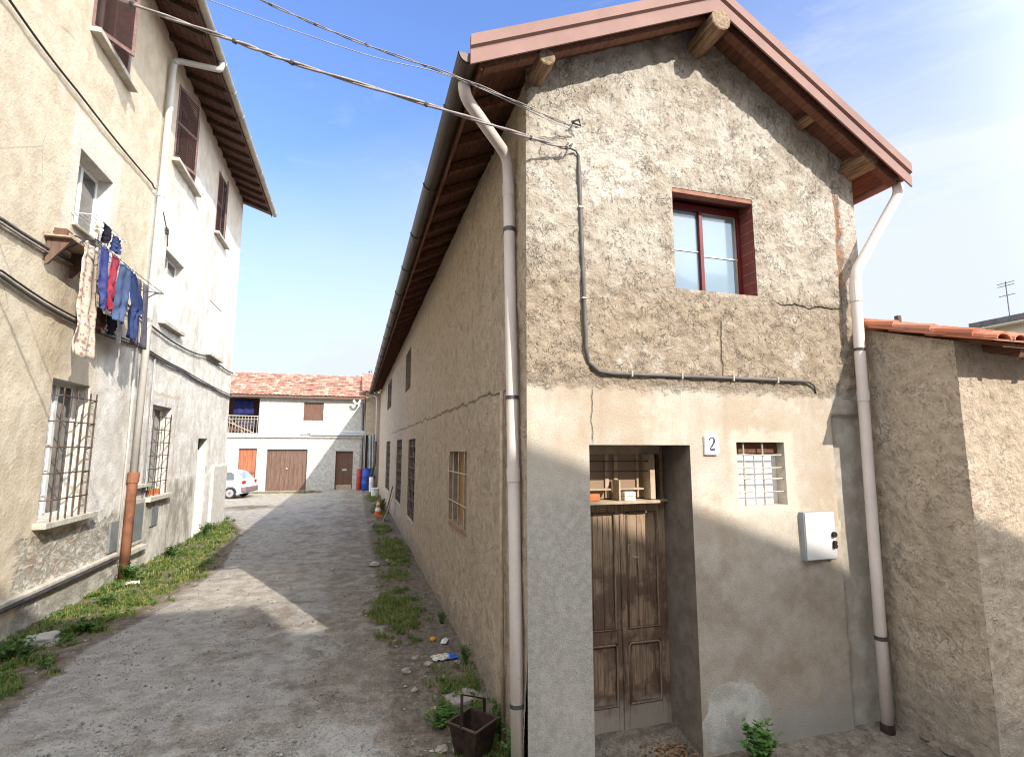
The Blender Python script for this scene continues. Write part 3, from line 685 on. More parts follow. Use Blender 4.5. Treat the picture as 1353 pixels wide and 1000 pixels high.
# lane-side downpipe with swan neck
def pipe(name, pts, r, mat, parent, clips=(), n=14, label=None, sockets=()):
    ob = build(name, MB().tube(pts, r, n), mat, parent, smooth=True, label=label)
    for (p, q) in clips:
        b = MB().tube([p, q], r*1.12, n); build('pipe_clip', b, 'clip', ob)
    for (p, q) in sockets:
        b = MB().tube([p, q], r*1.10, n); build('pipe_socket', b, mat, ob)
    return ob
def smooth_path(P, k=4):
    out = []; P = [Vector(p) for p in P]
    for i in range(len(P)):
        if i in (0, len(P)-1): out.append(P[i]); continue
        a, b, c = P[i-1], P[i], P[i+1]; d1 = (a-b).normalized()*min(.09, (a-b).length/2); d2 = (c-b).normalized()*min(.09, (c-b).length/2)
        for t in range(k+1):
            u = t/k; out.append(b + d1*(1-u)**2 + d2*u**2)
    return out
pipe('downpipe', smooth_path([(gx+.01, 4.34, gzz-.07), (gx+.03, 4.36, gzz-.20), (1.37, 4.76, 5.42), (1.392, 4.79, 5.2), (1.39, 4.56, 1.5), (1.39, 4.48, -.28)]), .056, 'pipe', house,
     clips=[((1.392, 4.755, 4.66), (1.392, 4.753, 4.62)), ((1.391, 4.65, 2.98), (1.391, 4.648, 2.95)), ((1.39, 4.508, .38), (1.39, 4.506, .35))], label='pinkish white downpipe at the lane corner',
     sockets=[((1.392, 4.787, 5.14), (1.392, 4.78, 5.0)), ((1.39, 4.611, 2.32), (1.39, 4.604, 2.2))])
pipe('conduit', [(1.43, 5.15, 3.08), (1.415, 5.10, 1.5), (1.395, 4.95, -.2)], .02, 'pinkish', house, label='thin beige conduit beside the lane-side downpipe', n=8)
# right-hand downpipe
pipe('downpipe', smooth_path([(5.87, 4.17, 5.52), (5.85, 4.15, 5.38), (5.27, 4.29, 4.44), (5.255, 4.30, 4.2), (5.20, 4.30, 1.5), (5.17, 4.30, -.22)]), .055, 'pipe', house,
     clips=[((5.243, 4.30, 3.58), (5.243, 4.30, 3.55)), ((5.185, 4.30, .62), (5.185, 4.30, .58))], label='pinkish white downpipe by the right corner',
     sockets=[((5.258, 4.30, 4.32), (5.252, 4.30, 4.10)), ((5.235, 4.30, 3.12), (5.232, 4.30, 3.0))])
build('pipe_shoe', MB().tube([(5.17, 4.30, -.20), (5.168, 4.30, -.34)], .064, 14), 'rusty_dark', house)
m = MB(); gut(m, ER+.075, roof_z(ER)-.045, .06, 4.08, 33.3); build('gutter', m, 'fascia', house)
# upper window with red reveals
wr = build('window', reveal(MB(), WIN, fp, .24), 'red_brick', house, label='red framed upper window set in a red brick reveal')
m = MB()
for k in range(9):
    z = 4.14+.115*k; m.box(4.046, FY+.01, z, 4.0485, FY+.235, z+.011)
build('brick_joint', m, 'red_mortar', wr)
build('lintel', MB().box(3.05, FY+.005, 5.135, 4.05, FY+.10, 5.178), 'red_mortar', wr)
m = MB(); fy = FY+.20
for a in ((3.05, 3.085, 4.10, 5.10), (4.005, 4.048, 4.10, 5.10)): m.box(a[0], fy, a[2], a[1], fy+.05, a[3])
m.box(3.05, fy-.002, 5.06, 4.048, fy+.05, 5.135); m.box(3.05, fy-.002, 4.10, 4.048, fy+.05, 4.125); m.box(3.50, fy-.015, 4.125, 3.545, fy+.045, 5.06)
build('frame', m, 'red_frame', wr, bevel=.004)
build('pane', MB().box(3.085, fy+.022, 4.125, 3.50, fy+.028, 5.06), 'glass', wr); build('pane', MB().box(3.545, fy+.022, 4.125, 4.005, fy+.028, 5.06), 'glass', wr)
build('glazing_bar', MB().box(3.085, fy+.012, 4.60, 3.50, fy+.0218, 4.612).box(3.545, fy+.012, 4.56, 4.005, fy+.0218, 4.572), 'white_frame', wr)
build('glazing_bead', MB().box(3.975, fy+.01, 4.125, 3.99, fy+.0219, 5.05).box(3.545, fy+.012, 5.045, 3.975, fy+.0217, 5.058), 'pinkish', wr)
# small barred window
w2 = build('window', MB().box(3.67, FY+.13, 1.93, 4.26, FY+.15, 2.44), 'white_sheet', house, label='small square window with white backing behind pale bars')
build('top_board', MB().box(3.67, FY+.10, 2.45, 4.26, FY+.16, 2.555), 'soffit', w2)
m = MB()
for x in (3.785, 4.02): m.tube([(x, FY+.045, 1.93), (x+.003, FY+.045, 2.56)], .0095, 6)
for z in (2.06, 2.19, 2.30, 2.43): m.tube([(3.67, FY+.035, z), (3.8, FY+.033, z+.004), (3.95, FY+.036, z-.003), (4.26, FY+.035, z)], .009, 6)
build('grille', m, 'iron_pale', w2)
# door, transom and shelf
DYP = FY+.50
def leaf(x0, x1):
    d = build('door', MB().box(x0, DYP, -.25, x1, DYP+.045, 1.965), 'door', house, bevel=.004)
    s = .055; m = MB()
    m.box(x0+.001, DYP-.018, -.245, x0+s, DYP, 1.96); m.box(x1-s, DYP-.018, -.245, x1-.001, DYP, 1.96)
    m.box(x0+s, DYP-.016, -.245, x1-s, DYP, .02); m.box(x0+s, DYP-.016, .60, x1-s, DYP, .72); m.box(x0+s, DYP-.016, 1.86, x1-s, DYP, 1.96)
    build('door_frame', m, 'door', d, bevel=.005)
    m = MB()
    for a, b in ((.02, .60), (.72, 1.86)):
        m.tube([(x0+s+.01, DYP-.014, a+.012), (x0+s+.01, DYP-.014, b-.03), (x0+s+.03, DYP-.014, b-.012), (x1-s-.03, DYP-.014, b-.012), (x1-s-.01, DYP-.014, b-.03), (x1-s-.01, DYP-.014, a+.012), (x0+s+.01, DYP-.014, a+.012)], .011, 6)
    build('moulding', m, 'door_mould', d, smooth=True)
    m = MB(); w = (x1-x0-2*s-.05)/3
    for k in range(3): m.box(x0+s+.025+k*w+.004, DYP-.008, .74, x0+s+.025+(k+1)*w-.004, DYP+.002, 1.84)
    m.box(x0+s+.04, DYP-.008, .05, x1-s-.04, DYP+.002, .565)
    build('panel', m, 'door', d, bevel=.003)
    return d
dl = leaf(2.11, 2.607); dr = leaf(2.613, 3.09)
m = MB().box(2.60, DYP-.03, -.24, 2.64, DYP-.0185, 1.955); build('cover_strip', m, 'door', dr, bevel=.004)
m = MB().tube([(2.68, DYP-.05, 1.45), (2.68, DYP-.05, 1.53), (2.70, DYP-.05, 1.54)], .007, 6).tube([(2.72, DYP-.05, 1.42), (2.80, DYP-.045, 1.41)], .006, 6); build('latch', m, 'iron_pale', dr)
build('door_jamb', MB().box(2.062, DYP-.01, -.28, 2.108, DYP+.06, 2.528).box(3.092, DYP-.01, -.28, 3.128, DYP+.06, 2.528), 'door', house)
build('door_back', MB().box(2.07, DYP+.10, -.28, 3.12, DYP+.12, 2.52), 'dark', house)
tr = build('transom', MB().box(2.11, DYP-.012, 2.44, 3.09, DYP+.03, 2.525).box(2.56, DYP-.012, 1.99, 2.60, DYP+.03, 2.44).box(2.90, DYP-.14, 1.99, 2.955, DYP+.03, 2.44).box(2.46, DYP-.008, 2.0, 2.50, DYP+.02, 2.44).box(2.82, DYP-.008, 2.0, 2.845, DYP+.02, 2.44), 'pinkish', house, label='divided transom light with shelf over the old door')
build('pane', MB().box(2.11, DYP+.012, 1.99, 2.90, DYP+.018, 2.44), 'glass_brown', tr)
build('shelf', MB().box(2.065, DYP-.20, 1.955, 2.97, DYP+.02, 1.982), 'pinkish', tr, bevel=.003)
build('divider', MB().box(2.535, DYP-.155, 1.983, 2.553, DYP-.013, 2.185), 'pinkish', tr, bevel=.002)
m = MB()
for z in (2.27, 2.37): m.tube([(2.07, DYP-.10, z), (3.05, DYP-.10, z)], .006, 6)
build('rod', m, 'iron', tr)
build('small_shelf', MB().box(2.11, DYP-.11, 2.085, 2.47, DYP-.013, 2.10).box(2.575, DYP-.11, 2.085, 2.84, DYP-.013, 2.10), 'pinkish', tr)
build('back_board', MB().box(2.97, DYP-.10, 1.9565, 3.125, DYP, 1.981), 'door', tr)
single('brick', MB().obox((2.26, DYP-.10, 2.018), (.16, .07, .07), Matrix.Rotation(rad(12), 3, 'Z')), 'orange', 'orange red brick lying at the left end of the shelf over the door', 'brick', bevel=.006)
single('box', MB().box(2.60, DYP-.15, 1.984, 2.72, DYP-.06, 2.02).box(2.60, DYP-.15, 2.026, 2.72, DYP-.06, 2.068), 'cream', 'small cream box on the shelf over the door, right of the divider', 'box')
# meter box, plaque, conduit
mbx = build('meter_box', MB().box(4.385, FY-.060, 1.375, 4.775, FY+.01, 1.855), 'meter_edge', house, bevel=.006, label='white metal meter box with two round knobs')
build('meter_door', MB().box(4.395, FY-.070, 1.385, 4.772, FY-.0605, 1.85), 'meter', mbx, bevel=.004)
for z, r in ((1.625, .028), (1.545, .02), (1.51, .023)): build('knob', MB().tube([(4.742, FY-.070, z), (4.742, FY-.095, z)], r, 10), 'dark', mbx)
pl = build('house_number_plaque', MB().prism([(3.285, 2.435), (3.43, 2.435), (3.445, 2.46), (3.445, 2.60), (3.405, 2.645), (3.31, 2.645), (3.285, 2.62)], 'y', FY-.03, FY+.002), 'plaque', house, bevel=.003, label='white plaque with the number 2')
def seven(): pass
ang = [(.0, 1.0)]
pts = [(-.030, .036), (-.024, .052), (-.008, .062), (.010, .060), (.024, .048), (.027, .030), (.018, .008), (.000, -.016), (-.020, -.040), (-.028, -.052), (-.005, -.054), (.028, -.054), (.030, -.040)]
m = MB(); wd = [.006, .008, .006, .006, .008, .011, .010, .008, .007, .007, .009, .009, .005]
m.tube([(3.362+a, FY-.031, 2.542+b) for a, b in pts], wd, 8); m.v = [(x, FY-.034+(y-(FY-.031))*.15, z) for x, y, z in m.v]
build('number', m, 'ink', pl)
cp = [(1.88, FY-.08, 5.36), (1.96, FY-.04, 5.37), (1.99, FY-.035, 5.33), (1.995, FY-.03, 5.2), (2.015, FY-.028, 4.3), (2.035, FY-.028, 3.42), (2.06, FY-.028, 3.29), (2.16, FY-.028, 3.21), (2.30, FY-.028, 3.195), (3.3, FY-.028, 3.20), (4.45, FY-.028, 3.205), (4.62, FY-.028, 3.20), (4.69, FY-.025, 3.16), (4.72, FY-.01, 3.08)]
cd = build('conduit', MB().tube(cp, [.008, .010, .012, .019, .019, .019, .019, .019, .019, .019, .019, .012, .010, .008], 8), 'conduit', house, smooth=True, label='grey conduit running down and along the front')
for p in ((2.006, 4.8), (2.025, 3.9)): build('saddle', MB().box(p[0]-.026, FY-.05, p[1]-.008, p[0]+.026, FY-.003, p[1]+.008), 'iron_pale', cd)
for x in (2.5, 3.05, 3.65, 4.2): build('saddle', MB().box(x-.008, FY-.05, 3.172, x+.008, FY-.003, 3.228), 'iron_pale', cd)
m = MB().tube([(1.90, FY, 5.42), (1.90, FY-.09, 5.40), (1.87, FY-.10, 5.34), (1.83, FY-.10, 5.36), (1.86, FY-.10, 5.40)], .009, 6)
m.tube([(1.92, FY, 5.62), (1.92, FY-.08, 5.63), (1.99, FY-.10, 5.60), (1.97, FY-.10, 5.66), (1.90, FY-.09, 5.63)], .011, 6); build('cable_hook', m, 'clip', house)
# lane-side windows: grilles, panes, sills
for k, h in enumerate(G):
    y0, y1, z0, z1 = h; X = SX+.14
    w = build('window', MB().box(X, y0, z0, X+.05, y0+.07, z1).box(X, y1-.07, z0, X+.05, y1, z1).box(X, y0+.07, z1-.07, X+.05, y1-.07, z1).box(X, y0+.07, z0, X+.05, y1-.07, z0+.07).box(X, (y0+y1)/2-.03, z0+.07, X+.049, (y0+y1)/2+.03, z1-.07), 'shutter_orange' if k == 0 else 'board', house)
    build('pane' if k else 'shutter', MB().box(X+.02, y0+.07, z0+.07, X+.03, y1-.07, z1-.07), 'shutter_orange' if k == 0 else 'glass_dark', w)
    if k in (0, 1, 2, 3):
        m = MB(); nb = 3 if k == 0 else 5
        gxp = SX+.03 if k else SX+.02
        for i in range(nb): yy = y0+(y1-y0)*(i+.6)/(nb+.2); m.tube([(gxp, yy, z0), (gxp, yy, z1)], .013, 6)
        for i in range(2 if k == 0 else 7): zz = z0+(z1-z0)*(i+.7)/((2 if k == 0 else 7)+.4); m.tube([(gxp-.013, y0, zz), (gxp-.013, y1, zz)], .011, 6)
        build('grille', m, 'iron_pale' if k == 0 else 'iron_brown', w)
        if k:
            m = MB()
            for i in range(7): zz = z0+(z1-z0)*(i+.55)/7.2; m.box(SX+.06, y0+.3, zz, SX+.12, y1-.3, zz+.13)
            build('screen', m, 'screen_grey', w)
    if k < 4:
        m = MB()
        nbk = 5 if k == 0 else 9
        for i in range(nbk): yy = y0-.03+(y1-y0+.06)*i/nbk; m.box(SX-.008-.02*random.random(), yy, z0-.055-.02*random.random(), SX+.12, yy+(y1-y0)/nbk*.85, z0-.004)
        build('sill', m, 'brick_old' if k == 0 else 'stone_sill', w, bevel=.008)

# ------------------------------------------------------------------ annex on the right
annex = thing('outbuilding', 'low roughcast outbuilding with bright red tiled roof at right edge', 'outbuilding', (7, 3.5, 0))
AX, AY = 5.45, 3.50
def rz(y): return 3.44+.335*(y-3.12)
ad = lambda u, v: .014*noise.noise(Vector((u*12, 4, v*12)))+.010*noise.noise(Vector((u*28, 4, v*28)))+.018*noise.noise(Vector((u*2.2, 4, v*2.2)))
build('side_wall', wall(lines(AY, FY-.002, .028), lines(-.6, 4.0, .03), [], lambda u, v, d: (AX-d, u, v), lambda u, v: ad(u+9, v)*min(1, abs(u-AY)/.03+.3), lambda u: rz(u)-.05), 'side', annex, smooth=True)
build('front_wall', wall(lines(AX, 9.0, .03), lines(-.7, 3.6, .03), [], lambda u, v, d: (u, AY-d, v), lambda u, v: ad(u, v)*min(1, abs(u-AX)/.03+.3), lambda u: rz(AY)-.05), 'annex', annex, smooth=True)
build('back_wall', MB().add([(5.52, 7.6, -.6), (9, 7.6, -.6), (9, 7.6, 4.85), (5.52, 7.6, 4.85)], [(0, 1, 2, 3)]).add([(9, AY, -.6), (9, 7.6, -.6), (9, 7.6, 4.85), (9, AY, 3.5)], [(0, 1, 2, 3)]), 'annex', annex)
pitch = math.atan(.335)
m = MB(); cw = .22; nrow = 11; rowl = .40
for c in range(17):
    xc = AX-.10+cw*(c+.5)
    for r in range(nrow):
        y0 = 3.10+rowl*r*math.cos(pitch)*.98
        if xc < 5.55 and y0 > FY-.35: continue
        if y0 > 7.5: continue
        jit = random.uniform(-.008, .008)
        def fn(u, v, y0=y0, xc=xc, jit=jit):
            t = u*math.pi; yy = y0 + (v*1.12)*rowl*math.cos(pitch); rr = .075*(1-.12*v)
            return (xc-rr*math.cos(t)*1.25+jit, yy, rz(y0)+.0+(yy-y0)*.335+rr*math.sin(t)*.75-.022*v+.02)
        m.grid(6, 1, fn)
        m.add([(xc-.11+jit*0, y0+.01, rz(y0)+.012), (xc+.11, y0+.01, rz(y0)+.012), (xc+.11, y0+rowl*1.05, rz(y0+rowl*1.05)-.004), (xc-.11, y0+rowl*1.05, rz(y0+rowl*1.05)-.004)], [(0, 1, 2, 3)])
rf = build('roof', m, 'tile_new', annex, solid=.016)
m = MB()
for k in range(3):                                                   # rake tiles along the edge of the side wall
    y0 = 3.30+.36*k; m.tube([(AX-.045, y0-.02, rz(y0)+.04), (AX-.045, y0+.40, rz(y0+.40)+.015)], [.055, .045], 10)
build('rake_tile', m, 'tile_new', rf)
build('roof_board', MB().prism([(3.16, rz(3.16)-.055), (7.6, rz(7.6)-.055), (7.6, rz(7.6)-.012), (3.16, rz(3.16)-.012)], 'x', 5.53, 9.0), 'soffit', annex)
m = MB()
for i in range(7): x = 5.85+.5*i; build('rafter_end', MB().beam((x, 3.2, rz(3.2)-.10), (x, 3.6, rz(3.6)-.10), .06, .08), 'soffit', annex)
build('vent_pipe', MB().tube([(6.12, 4.5, rz(4.5)), (6.12, 4.5, rz(4.5)+.15)], .035, 8), 'gutter', annex)
m = MB()
for i in range(9):
    m.blob((5.44+random.uniform(-.03, .02), 3.5+.1*i, -.30+.03*math.sin(i*2.3)), random.uniform(.06, .10), (1, 1.2, .8), i, .45)
build('plinth_stone', m, 'door_reveal', annex)

# ------------------------------------------------------------------ apartment building on the left
apt = thing('apartment_building', 'three storey beige and white apartment building with brown shutters', 'apartment building', (-4.25, 12, 0))
LX = -4.25
H = {'g1': (9.18, 10.32, 1.46, 3.52), 'g2': (13.2, 14.45, 1.46, 3.45), 'gd': (16.9, 17.85, .05, 2.78),
     'm1': (9.22, 10.36, 5.92, 7.13), 'm2': (13.15, 14.45, 5.33, 6.97), 'm3': (17.0, 18.4, 5.28, 6.85),
     'u1': (9.10, 10.55, 9.13, 11.05), 'u2': (13.05, 14.75, 9.12, 11.0), 'u3': (16.9, 18.15, 8.95, 10.9)}
hl = list(H.values())
ld = lambda u, v: .010*noise.noise(Vector((2, u*7, v*7)))+.014*noise.noise(Vector((1, u*1.2, v*1.2)))+(.035*sm(.56, .50, v) if u < 12 else .02*sm(1.8, 1.7, v))+ (-.03*max(0, noise.noise(Vector((5, u*3, v*4)))) if v < 1.3 and u < 12.2 else 0)
ex = sorted(set([h[0] for h in hl]+[h[1] for h in hl])); ez = sorted(set([h[2] for h in hl]+[h[3] for h in hl]))
lp = lambda u, v, d: (LX+d, u, v)
build('wall', wall(lines(2.0, 5.8, .3)+lines(5.8, 20.35, .075, ex)[1:], lines(-.2, 11.56, .08, ez), hl, lp, ld), 'left', apt, smooth=True)
m = MB().add([(LX, 20.35, -.2), (-13, 20.35, -.2), (-13, 20.35, 11.5), (-9, 20.35, 13.1), (LX, 20.35, 11.56)], [(0, 1, 2, 3, 4)]).add([(LX, 2, -.2), (-13, 2, -.2), (-13, 2, 11.5), (-9, 2, 13.1), (LX, 2, 11.56)], [(0, 1, 2, 3, 4)]).add([(-13, 2, -.2), (-13, 20.35, -.2), (-13, 20.35, 11.5), (-13, 2, 11.5)], [(0, 1, 2, 3)])
build('end_wall', m, 'white_reveal', apt)
m = MB()
for h in hl: build('reveal', reveal(MB(), h, lp, .26), 'white_reveal', apt)
# roof, soffit boards, rafters, gutter
EX, EZ, RSL = -3.36, 11.30, .34
def lz(x): return EZ+(EX-x)*RSL
m = MB().prism([(EX, lz(EX)+.02), (-9, lz(-9)+.02), (-14, lz(-9)-1.7), (-14, lz(-9)-1.6), (-9, lz(-9)+.16), (EX, lz(EX)+.12)], 'y', 1.6, 20.85); build('roof', m, 'tilework', apt)
m = MB()
for i in range(7): x0 = EX+.0-.155*i; m.prism([(x0, lz(x0)-.012), (x0-.145, lz(x0-.145)-.012), (x0-.145, lz(x0-.145)+.012), (x0, lz(x0)+.012)], 'y', 1.62, 20.83)
build('soffit', m, 'soffit_left', apt)
for i in range(26):
    y = 5.4+.62*i
    if y > 20.7: break
    build('rafter', MB().beam((EX-.03, y, lz(EX-.03)-.075), (LX-.1, y, lz(LX-.1)-.075), .10, .12), 'rafter', apt)
build('eave_board', MB().box(EX-.002, 1.62, EZ-.07, EX+.02, 20.83, EZ+.10), 'soffit_left', apt)
m = MB(); gut(m, EX+.11, EZ+.03, .085, 1.6, 20.85); gl = build('gutter', m, 'gutter_light', apt)
for i in range(17): y = 4.5+1.0*i; build('gutter_bracket', MB().tube([(EX+.11+.091*math.cos(t), y, EZ+.03+.091*math.sin(t)) for t in [math.pi*(1+k/6) for k in range(7)]], .010, 5), 'gutter_light', gl)
px_ = LX+.10
dp = pipe('downpipe', smooth_path([(EX+.11, 12.42, EZ-.03), (EX+.11, 12.42, EZ-.22), (px_+.03, 12.28, 11.02), (px_, 12.28, 10.85), (px_, 12.24, 6), (px_+.01, 12.16, 1.9)]), .065, 'pipe_grey', apt,
     clips=[], sockets=[((px_, 12.28, 9.9), (px_, 12.28, 9.8)), ((px_, 12.25, 7.9), (px_, 12.25, 7.8)), ((px_, 12.22, 4.2), (px_, 12.22, 4.1))], label='pale zinc downpipe')
build('iron_base_pipe', MB().tube([(px_+.01, 12.16, 2.02), (px_+.01, 12.15, 1.9), (px_+.015, 12.10, .02)], [.095, .085, .085], 12), 'rust', apt, smooth=True, label='rusty iron lower section of the downpipe')
build('collar', MB().tube([(px_+.01, 12.165, 2.03), (px_+.01, 12.155, 1.83)], .104, 12), 'rust', apt)
for y, r, z0, z1, mt in ((11.93, .018, .55, 4.5, 'pipe_grey'), (12.55, .022, 1.6, 4.6, 'pipe_grey'), (12.95, .016, 1.35, 4.5, 'wire'), (13.05, .012, .6, 2.1, 'wire')):
    build('service_pipe', MB().tube([(LX+.035, y, z0), (LX+.035, y+.03, (z0+z1)/2), (LX+.035, y, z1)], r, 8), mt, apt, smooth=True)
# windows
def opening(key, depth=.20):
    y0, y1, z0, z1 = H[key]; X = LX-depth; f = .06
    m = MB().box(X-.05, y0, z0, X, y0+f, z1).box(X-.05, y1-f, z0, X, y1, z1).box(X-.05, y0+f, z1-f, X, y1-f, z1).box(X-.05, y0+f, z0, X, y1-f, z0+f).box(X-.048, (y0+y1)/2-.04, z0+f, X+.01, (y0+y1)/2+.04, z1-f)
    w = build('window', m, 'white_frame', apt, bevel=.004)
    build('pane', MB().box(X-.03, y0+f, z0+f, X-.022, y1-f, z1-f), 'glass_dark', w)
    return w, y0, y1, z0, z1
def sill(w, y0, y1, z, o=.14, t=.075, e=.10): build('sill', MB().box(LX-.16, y0-e, z-t, LX+o, y1+e, z-.003), 'stone_sill', w, bevel=.008)
def louvre(w, ya, yb, z0, z1, x, hinge=None, ang=0):
    """louvred leaf between ya and yb, optionally swung about its hinge edge"""
    L0 = yb-ya; m = MB(); m2 = MB()
    m.box(-.018, 0, z0, .018, .06, z1).box(-.018, L0-.06, z0, .018, L0, z1)
    for z in (z0, (z0+z1)/2-.03, z1-.07): m.box(-.017, .06, z, .017, L0-.06, z+.07)
    k = z0+.08
    R = Matrix.Rotation(rad(25), 3, 'Y')
    while k < z1-.08:
        m2.obox((0, L0/2, k), (.052, L0-.12, .007), R); k += .042
    def tr_(v):
        if hinge == 'near': c = Vector((v[0], v[1], 0)); r = Matrix.Rotation(-ang, 3, 'Z') @ c; return (x+r.x, ya+r.y, v[2])
        if hinge == 'far': c = Vector((v[0], v[1]-L0, 0)); r = Matrix.Rotation(ang, 3, 'Z') @ c; return (x+r.x, yb+r.y, v[2])
        return (x+v[0], ya+v[1], v[2])
    m.v = [tr_(v) for v in m.v]; m2.v = [tr_(v) for v in m2.v]
    s = build('shutter', m, 'shutter', w); 
    k = len(s.data.vertices)
    me = bpy.data.meshes.new('louvres'); off = Vector(root_of(w).location); me.from_pydata([tuple(Vector(v)-off) for v in m2.v], [], m2.f); me.materials.append(M['shutter'])
    bm = bmesh.new(); bm.from_mesh(s.data); bm.from_mesh(me); bm.to_mesh(s.data); bm.free(); bpy.data.meshes.remove(me)
    return s
# ground floor, first window with standing-off grille
w, y0, y1, z0, z1 = opening('g1'); w['label'] = 'tall barred ground floor window with pale curtains'
sill(w, y0, y1+.25, z0, .16, .09)
m = MB()
def fold(a, b, x): return lambda u, v: (x+.02*math.sin(u*26), a+(b-a)*u, z0+.07+(z1-z0-.14)*v)
m.grid(40, 1, fold(y0+.07, y0+.55, LX-.212)); build('curtain', m, 'curtain', w, smooth=True)
def cage(w, y0, y1, z0, z1, o, nv, nh, mat):
    m = MB(); X = LX+o
    for i in range(nv): yy = y0+.06+(y1-y0-.12)*i/(nv-1); m.tube([(X, yy, z0-.02), (X, yy, z1-.14)], .011, 6)
    for i in range(nh):
        zz = z0+.30+(z1-z0-.55)*i/(nh-1); m.tube([(LX-.03, y0, zz), (X, y0+.03, zz), (X, y1-.03, zz), (LX-.03, y1+.08, zz-.04)], .010, 6)
    return build('grille', m, mat, w)
cage(w, y0, y1, z0, z1, .13, 6, 5, 'iron_brown')
w, y0, y1, z0, z1 = opening('g2'); w['label'] = 'barred ground floor window with flower pots on its sill'; sill(w, y0, y1, z0, .14, .10)
cage(w, y0, y1, z0, z1, .02, 4, 6, 'iron_brown')
for k, yy in enumerate((13.45, 13.75, 14.02)):
    t_ = thing('flower_pot', ['nearest of three small red pots on the barred window sill', 'middle one of three small red pots on the barred window sill', 'farthest of three small red pots on the barred window sill'][k], 'flower pot', (LX-.04, yy, z0), 'pots on the sill')
    build('pot', MB().tube([(LX-.04, yy, z0), (LX-.04, yy, z0+.13)], [.05, .07], 10), 'orange', t_)
    m = MB()
    for q in range(26):
        a = random.uniform(0, 6.28); r = random.uniform(.01, .08); c = Vector((LX-.04+r*math.cos(a), yy+r*math.sin(a), z0+.13+random.uniform(0, .12))); s_ = .025
        m.add([c, c+Vector((s_*math.cos(a), s_*math.sin(a), .02)), c+Vector((0, s_, .03))], [(0, 1, 2)])
    build('plant', m, 'weed', t_)
# ground floor doorway
y0, y1, z0, z1 = H['gd']; d = build('door', MB().box(LX-.25, y0+.003, z0, LX-.20, y1-.003, 2.45), 'white_frame', apt, label='white door in the plain doorway'); build('pane', MB().box(LX-.199, y0+.2, 1.2, LX-.195, y1-.2, 2.2), 'glass_dark', d); build('top_light', MB().box(LX-.25, y0+.003, 2.46, LX-.20, y1-.003, z1), 'dark', d)
# first floor
w, y0, y1, z0, z1 = opening('m1', .22); sill(w, y0, y1, z0, .05, .05, .04)
w, y0, y1, z0, z1 = opening('m2', .17); sill(w, y0, y1, z0, .12, .09)
m = MB(); z = z0+.01
while z < z1-.48: m.box(LX-.12, y0+.02, z, LX-.07, y1-.02, z+.055); z += .06
build('roller_blind', m, 'white_sheet', w, bevel=.006)
w, y0, y1, z0, z1 = opening('m3', .12); sill(w, y0, y1, z0, .14, .09)
m = MB(); z = z0+.01
while z < z1-.06: m.box(LX-.07, y0+.02, z, LX-.02, y1-.02, z+.055); z += .06
build('roller_blind', m, 'white_sheet', w, bevel=.006)
# second floor with louvred shutters
w, y0, y1, z0, z1 = opening('u1'); sill(w, y0, y1, z0, .15, .09, .03)
louvre(w, y0+.02, (y0+y1)/2, z0+.02, z1-.02, LX-.03, 'near', rad(35)); louvre(w, (y0+y1)/2+.01, y1-.02, z0+.02, z1-.02, LX-.03)
w, y0, y1, z0, z1 = opening('u2'); sill(w, y0+.02, y1-.02, z0, .16, .09)
louvre(w, y0+.02, (y0+y1)/2, z0+.02, z1-.02, LX-.02, 'near', rad(18)); louvre(w, (y0+y1)/2+.01, y1-.02, z0+.02, z1-.02, LX-.02)
w, y0, y1, z0, z1 = opening('u3'); sill(w, y0+.02, y1, z0, .14, .08)
louvre(w, y0+.02, (y0+y1)/2, z0+.02, z1-.02, LX-.02); louvre(w, (y0+y1)/2+.01, y1-.02, z0+.02, z1-.02, LX-.02, 'far', rad(12))
for yy in (13.0, 14.95): build('shutter_stay', MB().tube([(LX, yy, 9.1), (LX+.1, yy, 9.12), (LX+.12, yy+.05, 9.2)], .010, 5), 'iron', apt)
# cables and pipes fixed to the wall
def wcable(pts, r, mat, name='wall_cable'):
    P = []
    for (a, b) in zip(pts, pts[1:]):
        for k in range(6):
            t = k/6; P.append((LX+.05, a[0]+(b[0]-a[0])*t, a[1]+(b[1]-a[1])*t-.03*math.sin(math.pi*t)))
    P.append((LX+.05, *pts[-1])); build(name, MB().tube(P, r, 6), mat, apt, smooth=True)
wcable([(5.5, 5.22), (7.57, 5.25), (9.37, 5.32), (11.0, 5.24), (12.26, 5.08), (14.67, 4.99), (16.72, 5.13), (18.5, 5.12), (20.3, 5.12)], .022, 'conduit')
wcable([(5.5, 5.17), (7.57, 5.20), (9.37, 5.27), (12.0, 5.02)], .016, 'cable_pale')
wcable([(5.5, 4.60), (7.7, 4.58), (9.49, 4.43), (12.03, 4.52), (14.82, 4.42), (17.6, 4.33), (20.33, 4.27)], .026, 'conduit')
wcable([(5.5, 4.66), (7.7, 4.64), (9.49, 4.50), (12.03, 4.57), (14.82, 4.46), (20.33, 4.33)], .014, 'cable')
wcable([(5.2, 7.90), (7.18, 7.87), (8.82, 7.83), (11.9, 7.91), (12.1, 7.90)], .017, 'cable')
wcable([(12.36, 7.85), (12.7, 7.55), (13.0, 7.3), (13.05, 7.0)], .012, 'cable')
build('junction_box', MB().box(LX, 12.95, 7.28, LX+.05, 13.07, 7.40), 'conduit', apt)
m = MB().box(LX-.02, 5.5, .50, LX+.085, 11.85, .56); build('plinth_ledge', m, 'stone_sill', apt, bevel=.012)
build('plinth_pipe', MB().tube([(LX+.075, 5.5, .46), (LX+.075, 8.6, .47), (LX+.075, 11.9, .46)], .03, 8), 'iron', apt)
mt = build('meter_box', MB().box(LX, 12.30, .56, LX+.05, 13.15, 1.46), 'stone_sill', apt, bevel=.006, label='grey meter cabinet in a pale frame')
